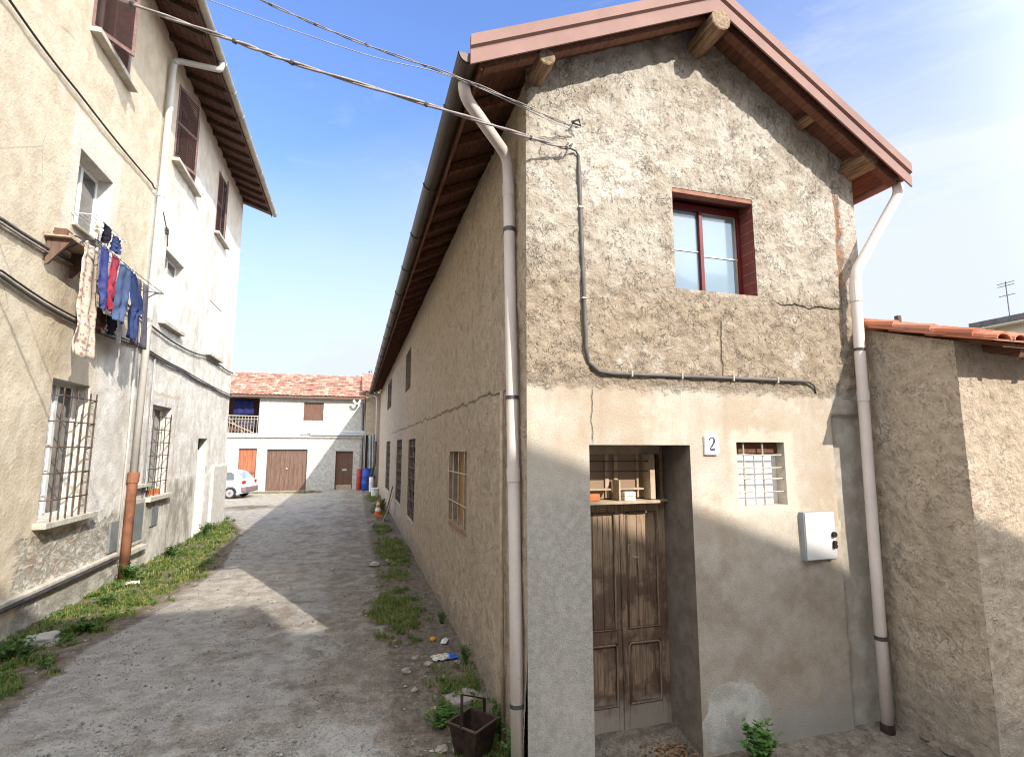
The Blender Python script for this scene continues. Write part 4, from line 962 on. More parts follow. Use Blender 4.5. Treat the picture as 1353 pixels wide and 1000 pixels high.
build('meter_door', MB().box(LX+.0505, 12.38, .64, LX+.062, 13.02, 1.38), 'meter_grey', mt, bevel=.004)
build('ledge', MB().box(LX, 12.22, .42, LX+.13, 13.2, .50), 'stone_sill', mt)
build('ledge', MB().box(LX, 12.28, 1.70, LX+.13, 13.15, 1.76), 'stone_sill', mt)
mt = build('meter_box', MB().box(LX, 13.55, .80, LX+.05, 13.95, 1.22), 'meter_grey', apt, bevel=.006)
build('meter_box', MB().box(LX, 11.55, .60, LX+.04, 11.90, 1.15), 'meter_grey', apt, bevel=.006)
for h, dy in (((18.35, .0, 1.9), .1),): build('buttress', MB().box(LX-.02, 18.5, -.1, LX+.10, 20.30, 1.95), 'white_reveal', apt, bevel=.03)
# plank shelf under the first floor window and the drying rack
sh = thing('plank_shelf', 'old plank tray on brackets left of the hanging washing', 'shelf', (-4.05, 8.9, 5.3))
build('plank', MB().box(LX+.02, 8.5, 5.43, -3.92, 9.35, 5.455).box(LX+.02, 8.5, 5.456, LX+.04, 9.35, 5.50).box(-3.95, 8.5, 5.456, -3.93, 9.35, 5.49), 'pinkish', sh, bevel=.003)
for yb in (8.6, 9.25): build('bracket', MB().prism([(LX+.02, 5.05), (LX+.05, 5.05), (-3.95, 5.40), (-3.95, 5.428), (LX+.02, 5.428)], 'y', yb-.02, yb+.02), 'board', sh)
single('bag', MB().blob((-4.06, 9.0, 5.51), .07, (1, 2.2, .75), 3, .4), 'white_pl', 'crumpled white bag on the plank tray', 'bag', smooth=True)
single('box', MB().box(-4.15, 8.55, 5.458, -4.0, 8.72, 5.57), 'board_dark', 'small dark box at the near end of the plank tray', 'box', bevel=.006)
rk = thing('drying_rack', 'thin metal drying rack reaching out from the first floor window', 'drying rack', (LX, 10.2, 5.5))
m = MB()
for y in (8.75, 11.55): build('arm', MB().tube([(LX, y, 5.2), (-3.85, y, 5.5), (-3.72, y+.03, 5.52), (-3.9, y+.02, 5.53), (LX, y, 5.58)], .011, 6), 'iron', rk)
for k, x in enumerate((-3.74, -3.86, -3.98)): build('line', MB().tube([(x, 8.75, 5.535+.01*k), (x, 10.1, 5.51+.01*k), (x, 11.62, 5.53+.01*k)], .006, 5), 'iron', rk)

# laundry
def garment(name, rows, x, mat, label, cat, folds=5, amp=.025, seed=0):
    """rows: (z, y_left, y_right) from top to bottom"""
    m = MB(); n = len(rows)-1
    def fn(u, v):
        t = v*n; i = min(n-1, int(t)); f = t-i; a, b = rows[i], rows[i+1]
        z = a[0]+(b[0]-a[0])*f; y0 = a[1]+(b[1]-a[1])*f; y1 = a[2]+(b[2]-a[2])*f
        return (x+amp*math.sin(u*folds*3.1+seed+v*1.2)*(.3+v)+.035*noise.noise(Vector((u*4+seed, v*7, 0)))*(.3+v), y0+(y1-y0)*u, z+.02*math.sin(u*9+seed)*v)
    m.grid(28, 10*n, fn); ob = single(name, m, mat, label, cat, 'washing hung out to dry', smooth=True, solid=.006)
    if rows[0][0] > 5.4:
        for yy in (rows[0][1]+.04, rows[0][2]-.04):
            p = build('peg', MB().box(x-.012, yy-.006, rows[0][0]-.02, x+.012, yy+.006, rows[0][0]+.035), 'cream', ob)
    return ob
M['c_blue'] = cloth('blue_cloth', (.03, .045, .19), (.08, .09, .22)); M['c_red'] = cloth('red_cloth', (.34, .03, .05), (.24, .05, .08)); M['c_white'] = cloth('white_cloth', (.72, .72, .74))
M['c_denim'] = cloth('denim_cloth', (.085, .12, .22), (.06, .085, .17)); M['c_navy'] = cloth('navy_cloth', (.04, .06, .16), (.025, .038, .10)); M['c_grey'] = cloth('grey_cloth', (.11, .10, .13), (.08, .07, .09)); M['c_black'] = cloth('black_cloth', (.02, .018, .025)); M['c_brown'] = cloth('brown_cloth', (.08, .04, .03))
garment('dress', [(5.52, 8.86, 9.26), (5.2, 8.80, 9.28), (4.5, 8.80, 9.36), (3.84, 8.78, 9.46)], -3.90, 'patt', 'long patterned cream and pink dress at the near end of the washing', 'dress', 4)
garment('blouse', [(5.53, 9.00, 9.26), (5.1, 8.98, 9.34), (4.85, 9.0, 9.38), (4.62, 9.16, 9.36)], -3.76, 'c_blue', 'bright blue blouse hanging in front of the patterned dress', 'blouse', 3, .02, 1)
garment('top', [(5.53, 9.36, 9.66), (5.2, 9.34, 9.62), (4.95, 9.22, 9.60), (4.66, 9.44, 9.56)], -3.76, 'c_red', 'red top hanging between the blue blouse and the white shirt', 'top', 3, .02, 2)
garment('shirt', [(5.54, 9.60, 9.80), (5.1, 9.56, 9.80), (4.62, 9.54, 9.74)], -3.84, 'c_white', 'white shirt hanging behind the denim shirt', 'shirt', 3, .02, 3)
garment('shirt', [(5.52, 9.74, 10.16), (5.15, 9.66, 10.20), (4.85, 9.64, 10.16), (4.56, 9.68, 10.06)], -3.77, 'c_denim', 'pale denim blue shirt in the middle of the washing', 'shirt', 4, .02, 4)
garment('underwear', [(4.72, 9.62, 9.90), (4.50, 9.60, 9.92), (4.34, 9.66, 9.86)], -3.98, 'c_brown', 'small brown and black garment low under the denim shirt, nearer one', 'underwear', 3, .02, 5)
garment('underwear', [(4.80, 10.0, 10.36), (4.55, 9.98, 10.38), (4.40, 10.06, 10.3)], -3.99, 'c_black', 'small black garment hanging low behind the denim shirt, farther one', 'underwear', 3, .02, 6)
garment('shirt', [(5.53, 10.10, 10.36), (5.30, 10.14, 10.60), (4.95, 10.24, 10.86), (4.82, 10.24, 10.62), (4.38, 10.32, 10.56)], -3.79, 'c_navy', 'dark blue long sleeved shirt next to the grey trousers', 'shirt', 4, .025, 7)
garment('towel', [(5.5, 10.4, 10.6), (4.9, 10.4, 10.62), (4.30, 10.44, 10.58)], -4.0, 'c_white', 'narrow white towel behind the dark blue shirt', 'towel', 3, .02, 8)
t_ = thing('trousers', 'dark grey trousers at the far end of the washing', 'trousers', (-3.85, 11.2, 4.2), 'washing hung out to dry')
for (a, b, e) in ((10.62, 10.95, -.06), (10.97, 11.28, .03)):
    m = MB().grid(10, 12, lambda u, v: (-3.86+.03*math.sin(u*5+v*2), a+(b-a)*u+e*v, 5.52-1.18*v)); build('trouser_leg', m, 'c_grey', t_, smooth=True, solid=.02)
# washing on the small rack in the window
t_ = thing('window_airer', 'white wire airer hooked on the first floor window sill', 'airer', (LX, 9.8, 5.9))
m = MB()
for i in range(5): x = LX+.03+.07*i; m.tube([(x, 9.15, 6.05), (x, 10.25, 6.05)], .006, 5)
m.tube([(LX-.1, 9.15, 6.05), (LX+.33, 9.15, 6.05)], .008, 5).tube([(LX-.1, 10.25, 6.05), (LX+.33, 10.25, 6.05)], .008, 5); build('rail', m, 'white_frame', t_)
for k, (a, b, zt, zb, x, mt, lb, nm) in enumerate(((9.18, 9.36, 6.06, 5.82, LX+.32, 'cream', 'small yellow cloth at the near end of the window airer', 'cloth'), (9.42, 9.75, 6.06, 5.78, LX+.30, 'c_black', 'black sock pair hanging from the window airer', 'socks'), (9.62, 9.95, 6.06, 5.62, LX+.17, 'c_white', 'white vest hanging from the window airer', 'vest'), (9.95, 10.22, 6.06, 5.80, LX+.25, 'c_navy', 'navy garment at the far end of the window airer', 'garment'))):
    garment(nm, [(zt, a, b), ((zt+zb)/2, a-.02, b+.03), (zb, a+.03, b-.02)], x, mt, lb, nm, 3, .03, k)

# ------------------------------------------------------------------ barn across the end of the yard
barn = thing('barn', 'white two storey barn with old tiled roof and brown doors across the yard', 'barn', (-3.5, 34.2, 0))
BY = 34.2
BH = {'loft': (-8.1, -5.52, 3.38, 5.50), 'win': (-3.03, -1.90, 4.16, 5.28), 'd1': (-6.46, -5.50, -.02, 2.48), 'ga': (-4.94, -2.70, -.02, 2.42), 'd2': (-1.07, -.05, -.02, 2.32)}
bp = lambda u, v, d: (u, BY-d, v)
bl = list(BH.values()); bx = sorted(set([h[0] for h in bl]+[h[1] for h in bl])); bz = sorted(set([h[2] for h in bl]+[h[3] for h in bl]))
build('wall', wall(lines(-12, .56, .3, bx), lines(-.2, 5.66, .25, bz), bl, bp, lambda u, v: .02*noise.noise(Vector((u, 0, v)))), 'rear_wall', barn, smooth=True)
m = MB()
for h in bl: build('reveal', reveal(MB(), h, bp, .25), 'rear_low', barn)
build('end_wall', MB().add([(.56, BY, -.2), (.56, 40, -.2), (.56, 40, 5.6), (.56, BY, 5.6)], [(0, 1, 2, 3)]), 'rear_wall', barn)
build('string_course', MB().box(-12, BY-.10, 3.12, .56, BY+.01, 3.26), 'rear_low', barn, bevel=.01)
def tiled(x0, x1, y0, z0, y1, z1, cw, nr, amp=.035):
    m = MB(); nx = int((x1-x0)/cw*4)
    for r in range(nr):
        ya, yb = y0+(y1-y0)*r/nr, y0+(y1-y0)*(r+1)/nr; za, zb = z0+(z1-z0)*r/nr, z0+(z1-z0)*(r+1)/nr
        m.grid(nx, 1, lambda u, v: (x0+(x1-x0)*u, ya+(yb-ya)*v*1.05, za+(zb-za)*v*1.05+amp*abs(math.sin(math.pi*(x0+(x1-x0)*u)/cw))+.035*(1-v)+.03*noise.noise(Vector((u*20, r, 1)))))
    return m
rf = build('roof', tiled(-12, .62, 33.75, 5.62, 38.2, 7.48, .24, 13), 'tilework', barn, solid=.02)
build('roof_back', MB().prism([(33.9, 5.55), (38.2, 7.42), (42.5, 5.4), (38.2, 7.2)], 'x', -12, .56), 'tilework', barn)
build('eave_board', MB().box(-12, 33.82, 5.50, .60, 33.86, 5.66), 'board', barn)
m = MB(); 
for k, key in (('d1', 'board_red'), ('ga', 'board'), ('d2', 'board_dark')):
    h = BH[k]; d = build('garage_door' if k == 'ga' else 'door', MB().box(h[0], BY+.14, h[2], h[1], BY+.18, h[3]), key, barn, label={'d1': 'reddish brown plank door', 'ga': 'wide brown double garage door', 'd2': 'dark brown door with a small blue sign'}[k])
    m = MB(); nb = 9 if k == 'ga' else 4; wdt = (h[1]-h[0])/nb
    for i in range(nb): m.box(h[0]+i*wdt+.012, BY+.125, h[2]+.03, h[0]+(i+1)*wdt-.012, BY+.1395, h[3]-.02)
    build('plank', m, key, d)
    if k == 'ga': build('handle', MB().box(-3.86, BY+.08, 1.25, -3.78, BY+.124, 1.33), 'iron_pale', d)
    if k == 'd2': build('sign', MB().box(-.66, BY+.112, 1.12, -.40, BY+.124, 1.24), 'duct', d); build('kick_board', MB().box(-1.0, BY+.10, 0, -.10, BY+.124, .28), 'pinkish', d)
    if k == 'd1': build('rail', MB().box(h[0]+.02, BY+.10, 1.02, h[1]-.02, BY+.124, 1.10), 'board_dark', d)
build('window', MB().box(-3.03, BY+.08, 4.16, -2.97, BY+.14, 5.28).box(-1.96, BY+.08, 4.16, -1.90, BY+.14, 5.28).box(-2.97, BY+.08, 4.16, -1.96, BY+.14, 4.24).box(-2.97, BY+.08, 5.2, -1.96, BY+.14, 5.28), 'board', barn)
build('shutter', MB().box(-2.97, BY+.10, 4.24, -1.96, BY+.12, 5.20), 'board_dark', barn)
build('loft_interior', MB().box(-8.1, BY+1.6, 3.3, -5.52, BY+1.65, 5.6).box(-8.1, BY+.25, 3.25, -5.52, BY+1.6, 3.37).box(-5.52, BY+.25, 3.3, -5.47, BY+1.6, 5.6), 'board_dark', barn)
m = MB(); 
for i in range(15): x = -7.9+.165*i; m.tube([(x, BY+.04, 3.38), (x+.01, BY+.04, 4.38)], .018, 5)
m.tube([(-8.1, BY+.03, 4.42), (-5.52, BY+.03, 4.38)], .035, 6).tube([(-8.1, BY+.03, 4.22), (-5.52, BY+.03, 4.20)], .025, 6); build('railing', m, 'iron_pale', barn)
m = MB().tube([(-7.3, BY+.12, 4.1), (-5.8, BY+.12, 3.42)], .035, 6).tube([(-7.2, BY+.25, 4.3), (-6.3, BY+.25, 3.4)], .03, 6); build('leaning_pole', m, 'pinkish', barn)
single('cloth', MB().grid(14, 6, lambda u, v: (-7.0+1.1*u, BY+.6+.04*math.sin(u*18), 5.4-.9*v)), 'dblue', 'dark blue cloth hanging inside the barn loft opening', 'cloth', smooth=True, solid=.01)
single('sheet', MB().grid(14, 6, lambda u, v: (-6.9+1.2*u, BY+.7+.05*math.sin(u*15), 4.15-.5*v)), 'c_grey', 'grey sheet bundled behind the barn loft railing', 'sheet', smooth=True, solid=.03)
single('gutter_length', MB().prism([(BY-.20, 3.28), (BY-.02, 3.28), (BY-.02, 3.52), (BY-.06, 3.58), (BY-.20, 3.50)], 'x', -2.6, .62).tube([(-3.15, BY-.12, 3.36), (-2.6, BY-.12, 3.42)], .03, 6), 'duct', 'long grey blue metal trough lying on the barn ledge', 'trough', bevel=.01)
m = MB().tube(smooth_path([(-.15, 33.75, 5.42), (-.02, 33.7, 5.22), (.16, 33.75, 5.22), (.26, 33.8, 5.45)]), .07, 8); build('gutter_spout', m, 'white_pl', barn, smooth=True)
build('downpipe', MB().tube([(.45, BY-.10, 5.3), (.47, BY-.10, 3.6)], .05, 8), 'conduit', barn); build('downpipe', MB().tube([(.50, BY-.08, 3.2), (.50, BY-.08, .3)], .04, 8), 'clip', barn)
# lean-to in the corner between barn and house
shed = thing('lean_to', 'shaded narrow lean-to with small red tiled roof between barn and long house', 'lean-to', (1.0, 34.0, 0))
build('wall', MB().box(.60, 34.0, -.2, 1.9, 36, 5.95), 'annex', shed); build('roof', tiled(.35, 2.2, 33.5, 5.98, 38.4, 7.75, .24, 9), 'tilework', shed, solid=.02)
build('opening', MB().box(.66, 33.97, 0, .80, 33.999, 3.3), 'dark', shed)
build('downpipe', MB().tube(smooth_path([(.88, 33.5, 5.95), (1.24, 33.3, 5.6), (1.27, 33.3, 2.6)]), .065, 8), 'pipe', shed, smooth=True)
single('tarpaulin', MB().grid(16, 10, lambda u, v: (.80+.42*u+.08*v, 33.55+.07*math.sin(u*16+v)-.25*v, 3.25-2.7*v+.1*u)), 'tarp', 'grey tarpaulin hanging in the corner beside the barn', 'tarpaulin', smooth=True, solid=.02)
m = MB().tube([(1.25, 32.9, 2.9), (1.22, 32.7, 1.6), (1.0, 32.6, .9), (.8, 32.6, .55)], .06, 7); single('hose', m, 'cable', 'black corrugated hose hanging down the wall in the yard corner', 'hose', smooth=True)
def barrel(x, y, r, h, mat, name, label, cat):
    t = thing(name, label, cat, (x, y, gz(x, y))); z = gz(x, y)
    pr = [(0, r*.9), (.04, r), (.30, r*1.02), (.33, r*1.07), (.36, r*1.02), (.64, r*1.02), (.67, r*1.07), (.70, r*1.02), (.96, r), (1, r*.9)]
    build('body', MB().tube([(x, y, z+h*a) for a, _ in pr], [b for _, b in pr], 18), mat, t, smooth=True)
    build('lid', MB().tube([(x, y, z+h), (x, y, z+h*1.04)], r*.95, 18), mat, t); return t
barrel(.80, 33.2, .30, 1.25, 'blue', 'barrel', 'blue plastic barrel in the corner beside the barn', 'barrel')
barrel(.36, 33.5, .16, 1.2, 'red', 'gas_bottle', 'slim red cylinder left of the blue barrel', 'cylinder')
barrel(1.02, 32.0, .12, .8, 'white_pl', 'canister', 'narrow white canister right of the blue barrel', 'canister')
t_ = thing('bucket', 'white plastic bucket by the long house wall', 'bucket', (1.12, 28.8, 0))
build('body', MB().tube([(1.12, 28.8, 0), (1.12, 28.8, .42)], [.17, .23], 16), 'white_pl', t_); build('rim', MB().tube([(1.12, 28.8, .40), (1.12, 28.8, .44)], .245, 16), 'white_pl', t_)
t_ = thing('traffic_cone', 'orange and white traffic cone by the long house wall', 'traffic cone', (.93, 20.5, 0))
build('base', MB().box(.75, 20.32, .005, 1.11, 20.68, .04), 'cone_o', t_, bevel=.01)
pr = [(.04, .13), (.20, .105)], [(.20, .105), (.32, .08)], [(.32, .08), (.42, .06)], [(.42, .06), (.52, .042)], [(.52, .042), (.62, .02)]
for i, (a, b) in enumerate(pr): build('band' if i % 2 else 'cone_section', MB().tube([(.93, 20.5, a[0]), (.93, 20.5, b[0])], [a[1], b[1]], 14, cap=(i == 4)), 'white_pl' if i % 2 else 'cone_o', t_)
single('plank', MB().beam((1.08, 19.0, .02), (1.36, 19.35, 1.15), .16, .03, up=(1, 0, .2)), 'board', 'dark grey plank leaning on the long house wall', 'plank')
single('stick', MB().tube([(1.02, 18.7, .02), (1.38, 18.9, .95)], .02, 6), 'pinkish', 'pale stick leaning beside the plank on the wall', 'stick')

# ------------------------------------------------------------------ car in the yard
car = thing('parked_car', 'small white hatchback parked in front of the barn doors', 'car', (0, 0, 0))
prof = [(-1.72, .30), (-1.80, .48), (-1.74, .66), (-1.50, .80), (-.85, .92), (-.35, 1.33), (.15, 1.42), (.95, 1.41), (1.30, 1.34), (1.62, .98), (1.74, .88), (1.80, .55), (1.76, .28), (1.5, .20), (-1.5, .20)]
def halfw(x, z): return (.80-.18*max(0, z-.85)/.55-.0)*(1-.10*max(0, abs(x)-1.3)/.5)
mbc = MB(); n = len(prof)
import itertools
steps = 5
rings = []
for s in range(-steps, steps+1):
    t = s/steps
    rings.append([(x*(1-.03*abs(t)**3), t*halfw(x, z), z-(.04*abs(t)**3 if z > 1.2 else 0)) for x, z in prof])
for r in rings: mbc.v += r
for a in range(len(rings)-1):
    for i in range(n): j = (i+1) % n; mbc.f.append((a*n+i, a*n+j, (a+1)*n+j, (a+1)*n+i))
mbc.f.append(tuple(range(n))); mbc.f.append(tuple((len(rings)-1)*n+i for i in range(n))[::-1])
body = build('body', mbc, 'car', car, bevel=.025)
sd = [1, -1]
for s in sd:
    def q(pts): return [(x, s*(halfw(x, z)+.004), z) for x, z in pts]
    for pts in ([(.62, .93), (1.28, .95), (1.20, 1.24), (1.05, 1.30), (.66, 1.31)], [(-.58, .92), (.54, .93), (.56, 1.31), (.0, 1.32), (-.30, 1.24)]):
        m = MB().add(q(pts), [tuple(range(len(pts)))]); build('side_window', m, 'glass_dark', car, solid=.008)
    m = MB().box(-.02+1.36, s*.74, .78, 1.76, s*.80, .90); 
    build('tail_light', MB().obox((1.70, s*.62, .80), (.10, .26, .17), Matrix.Identity(3)), 'lamp_red', car, bevel=.02)
    build('headlight', MB().obox((-1.66, s*.56, .66), (.14, .30, .14), Matrix.Identity(3)), 'glass', car, bevel=.02)
    for x in (-1.12, 1.12):
        w = build('wheel', MB().tube([(x, s*.80, .28), (x, s*.64, .28)], .28, 22), 'tyre', car, bevel=.02)
        build('rim', MB().tube([(x, s*.812, .28), (x, s*.80, .28)], .19, 16), 'rim', w); build('hub', MB().tube([(x, s*.82, .28), (x, s*.812, .28)], .06, 10), 'bumper', w)
        pts = [(x+.33*math.cos(t), s*.795, .28+.33*math.sin(t)) for t in [math.pi*k/10 for k in range(11)]]
        build('wheel_arch', MB().tube(pts, .022, 6), 'bumper', car)
m = MB().add([(1.335, -.50, 1.30), (1.335, .50, 1.30), (1.635, .58, .985), (1.635, -.58, .985)], [(0, 1, 2, 3)]); build('rear_windscreen', m, 'glass', car, solid=.012)
m = MB().add([(-.37, -.52, 1.325), (-.37, .52, 1.325), (-.86, .62, .935), (-.86, -.62, .935)], [(0, 1, 2, 3)]); build('windscreen', m, 'glass_dark', car, solid=.012)
build('bumper', MB().box(1.60, -.76, .30, 1.86, .76, .58), 'bumper', car, bevel=.05); build('bumper', MB().box(-1.86, -.74, .28, -1.62, .74, .52), 'bumper', car, bevel=.05)
build('sill_trim', MB().box(-.8, -.805, .20, .8, -.77, .36).box(-.8, .77, .20, .8, .805, .36), 'bumper', car)
car.location = (-6.75, 30.55, 0); car.rotation_euler = (0, 0, rad(-14))

# ------------------------------------------------------------------ iron tub with handle, rubbish, stones
tb = thing('iron_tub', 'rusty square iron tub with tall hoop handle beside the downpipe', 'tub', (1.10, 4.88, -.24))
R45 = Matrix.Rotation(rad(38), 3, 'Z'); c0 = Vector((1.10, 4.88, 0))
def tubring(h, z): return [c0+R45 @ Vector((a*h, b*h, 0))+Vector((0, 0, z)) for a, b in ((-1, -1), (1, -1), (1, 1), (-1, 1))]
mb = MB(); zt, zb = .12, -.24
rings = [tubring(.10, zb), tubring(.155, zt), tubring(.147, zt), tubring(.092, zb+.02)]
for r in rings: mb.v += [tuple(v) for v in r]
for a in range(3):
    for i in range(4): j = (i+1) % 4; mb.f.append((a*4+i, a*4+j, a*4+4+j, a*4+4+i))
mb.f += [(3, 2, 1, 0), (12, 13, 14, 15)]
build('body', mb, 'rusty_dark', tb, bevel=.003)
rim = tubring(.158, zt)
m = MB()
for i in range(4): m.beam(rim[i], rim[(i+1) % 4], .014, .014)
build('rim', m, 'iron_brown', tb)
a_, b_ = (rim[0]+rim[3])/2, (rim[1]+rim[2])/2
m = MB().beam(a_+Vector((0, 0, -.06)), a_+Vector((0, 0, .27)), .024, .010, up=(0, 1, 0)).beam(a_+Vector((0, 0, .265)), b_+Vector((0, 0, .12)), .024, .010).beam(b_+Vector((0, 0, .12)), b_+Vector((0, 0, -.06)), .024, .010, up=(0, 1, 0)); build('handle', m, 'rusty_dark', tb)
def crumple(name, c, sx, sy, sz, mat, label, cat, seed, rz_=0):
    m = MB(); R = Matrix.Rotation(rz_, 3, 'Z'); c = Vector(c)
    def fn(u, v):
        a, b = (u-.5)*2, (v-.5)*2; k = (1-a*a)*(1-b*b)
        z = sz*(.35*k+.5*abs(noise.noise(Vector((a*2.2+seed, b*2.2, 0))))+.1)
        return c+R @ Vector((a*sx*(1+.15*noise.noise(Vector((b*3, seed, 0)))), b*sy*(1+.2*noise.noise(Vector((a*3, seed, 4)))), z))
    m.grid(14, 12, fn); return single(name, m, mat, label, cat, solid=.004)
n = NM('printed_plastic', .35, .5); n.set('Base Color', n.mix(n.mr(n.math('ADD', n.x, n.math('MULTIPLY', n.noise(7), .08)), 1.19, 1.24), n.mix(n.mr(n.noise(22), .45, .55), (.62, .64, .66), (.40, .38, .26)), (.03, .12, .55))); M['pack'] = n.m
crumple('plastic_packet', (1.13, 6.62, .01), .15, .085, .07, 'pack', 'crumpled blue and silver plastic packet on the dirt by the wall', 'packet', 2, rad(8))
single('orange_peel', MB().blob((1.08, 7.22, .03), .045, (1, 1, .7), 2, .15), simple('orange_skin', (.72, .30, .03), .6), 'small orange ball of peel near the base of the wall', 'peel', smooth=True)
crumple('paper_scrap', (1.22, 7.15, .01), .04, .09, .05, 'white_pl', 'white paper scrap beside the orange peel', 'paper', 5, rad(-20))
sts = [(.66, 6.36, .05, 'white stone left of the plastic packet, farthest left'), (.92, 6.48, .045, 'white stone touching the near side of the plastic packet'), (.80, 6.72, .04, 'small pale stone left of the plastic packet'), (1.24, 6.42, .04, 'small white stone right below the blue packet'), (1.02, 6.1, .035, 'pale stone below the plastic packet'), (1.00, 4.98, .055, 'rounded pale stone left of the iron tub'), (.84, 4.99, .05, 'flat grey stone farther left of the iron tub'), (.52, 12.0, .10, 'flat white stone at the edge of the far weeds'), (.86, 5.55, .03, 'small pale stone on bare soil above the tub'), (.70, 5.9, .03, 'little light stone on the soil left of the slab'), (.80, 12.4, .05, 'small whitish stone among the far weeds')]
for k, (x, y, r, lb) in enumerate(sts):
    single('stone', MB().blob((x, y, gz(x, y)+r*.35), r, (1.2, 1, .6), k, .35), 'stone' if k < 6 or k > 6 else 'slab', lb, 'stone', 'loose stones by the wall', smooth=False)
single('stone_slab', MB().obox((1.16, 5.66, -.03), (.34, .28, .05), Matrix.Rotation(rad(15), 3, 'Z')), 'slab', 'flat pinkish slab lying behind the iron tub', 'slab', bevel=.012)
single('door_step', MB().prism([(2.09, 4.36), (2.56, 4.36), (2.60, 4.9), (2.09, 4.9)], 'z', -.36, -.262), 'concrete', 'small pale concrete step at the left of the old door', 'step', bevel=.012)
single('concrete_lump', MB().blob((-3.75, 8.5, .06), .17, (1.2, 1.0, .6), 4, .3, 3), 'concrete', 'broken concrete lump in the grass by the left wall', 'lump', smooth=True)
crumple('paper_sheet', (-3.82, 11.6, .04), .12, .10, .06, 'white_pl', 'white sheet of paper in the grass at the foot of the rusty pipe', 'paper', 9, .3)

# ------------------------------------------------------------------ overhead cables
def over(name, pts, r, mat, label, bead=None, twist=False):
    P = [Vector(p) for p in pts]; out = []
    for i in range(len(P)-1):
        a = P[max(i-1, 0)]; b = P[i]; c = P[i+1]; d = P[min(i+2, len(P)-1)]
        for k in range(10):
            t = k/10; out.append(.5*((2*b)+(c-a)*t+(2*a-5*b+4*c-d)*t*t+(3*b-a-3*c+d)*t**3))
    out.append(P[-1]); t_ = thing(name, label, 'cable', tuple(P[0]))
    if twist:
        for s in (0, math.pi):
            q = [p+Vector((0, .008*math.cos(i*.8+s), .008*math.sin(i*.8+s))) for i, p in enumerate(out)]; build('strand', MB().tube(q, r, 5), mat, t_, smooth=True)
    else: build('wire', MB().tube(out, r, 6), mat, t_, smooth=True)
    if bead:
        for i in range(4, len(out)-1, bead): build('clip', MB().tube([out[i]-Vector((.012, 0, -.006)), out[i]+Vector((.012, 0, -.006))], r*2.1, 7), 'clip' if not twist else 'iron', t_)
    return t_
over('overhead_cable', [(1.86, 4.33, 5.35), (1.66, 4.29, 5.33), (0.69, 3.98, 5.25), (-0.5, 4.05, 5.46), (-1.02, 4.2, 5.67), (-1.9, 4.45, 6.02), (-2.55, 4.6, 6.32), (-4.24, 4.99, 7.1)], .010, 'cable_pale', 'lowest thick paired cable crossing from the left building to the gable', 9, True)
over('overhead_cable', [(1.97, 4.33, 5.58), (1.75, 4.28, 5.57), (0.81, 3.98, 5.56), (-0.11, 4.0, 5.73), (-0.84, 4.15, 6.03), (-1.46, 4.3, 6.34), (-4.24, 4.97, 7.73)], .005, 'cable_pale', 'upper twisted cable with little spacers crossing to the gable', 5, True)
over('overhead_cable', [(1.91, 4.33, 5.56), (1.72, 4.28, 5.54), (0.68, 3.97, 5.56), (-0.05, 4.0, 5.63), (-1.26, 4.3, 6.06), (-1.96, 4.4, 6.29), (-4.24, 4.73, 7.04)], .0035, 'wire', 'thinnest pale wire running between the two thicker overhead cables')

# ------------------------------------------------------------------ far house and antenna, tree, houses across the street
fh = thing('far_house', 'distant pale yellow house with flat grey eaves beyond the red tiles', 'house', (23, 9.5, 0))
build('wall', MB().box(21.75, 4.0, 0, 29, 12.65, 6.72), 'far_wall', fh)
build('roof', MB().prism([(21.25, 6.80), (30, 6.80), (30, 7.1), (22.2, 7.12), (21.25, 6.98)], 'y', 3.5, 13.1), 'conduit', fh); build('eave', MB().box(21.32, 3.6, 6.73, 29.5, 13.0, 6.798), 'cream', fh)
for y in (6, 9): build('window', MB().box(21.73, y, 4.3, 21.78, y+1, 5.8), 'glass_dark', fh)
an = thing('antenna', 'thin television antenna standing on the distant flat roof', 'antenna', (21.9, 12.2, 7.1))
build('mast', MB().tube([(21.9, 12.2, 7.1), (21.9, 12.2, 8.35)], .018, 6), 'iron', an)
m = MB()
for z in (8.2, 7.85, 8.3): m.tube([(21.9, 11.95, z), (21.9, 12.45, z)], .012, 5)
build('rod', m, 'iron', an)
tr_ = thing('tree', 'distant leafy tree top just above the barn roof', 'tree', (1.3, 48, 0))
build('trunk', MB().tube([(1.3, 48, 0), (1.35, 48, 3), (1.2, 48, 6.5), (1.3, 48, 8.2)], [.28, .22, .14, .05], 8).tube([(1.25, 48, 4), (2.1, 48.4, 6.4)], [.12, .04], 6).tube([(1.25, 48, 4.5), (.3, 47.6, 6.6)], [.12, .04], 6), 'board', tr_)
m = MB(); rnd = random.Random(3)
for i in range(2600):
    a = rnd.uniform(0, 6.283); e = rnd.uniform(-1, 1); r = 2.3*rnd.random()**.4*(1+.25*noise.noise(Vector((math.cos(a)*2, math.sin(a)*2, e*2)))); c = Vector((1.5+r*math.cos(a)*math.sqrt(1-e*e), 48+r*math.sin(a)*math.sqrt(1-e*e), 7.0+r*e*.95))
    d = Vector((rnd.uniform(-1, 1), rnd.uniform(-1, 1), rnd.uniform(-.6, .6)))*.17; f = Vector((rnd.uniform(-1, 1), rnd.uniform(-1, 1), rnd.uniform(-1, 1)))*.12; m.add([c-d, c+f, c+d, c-f], [(0, 1, 2, 3)])
build('crown', m, 'crown', tr_, solid=-1)
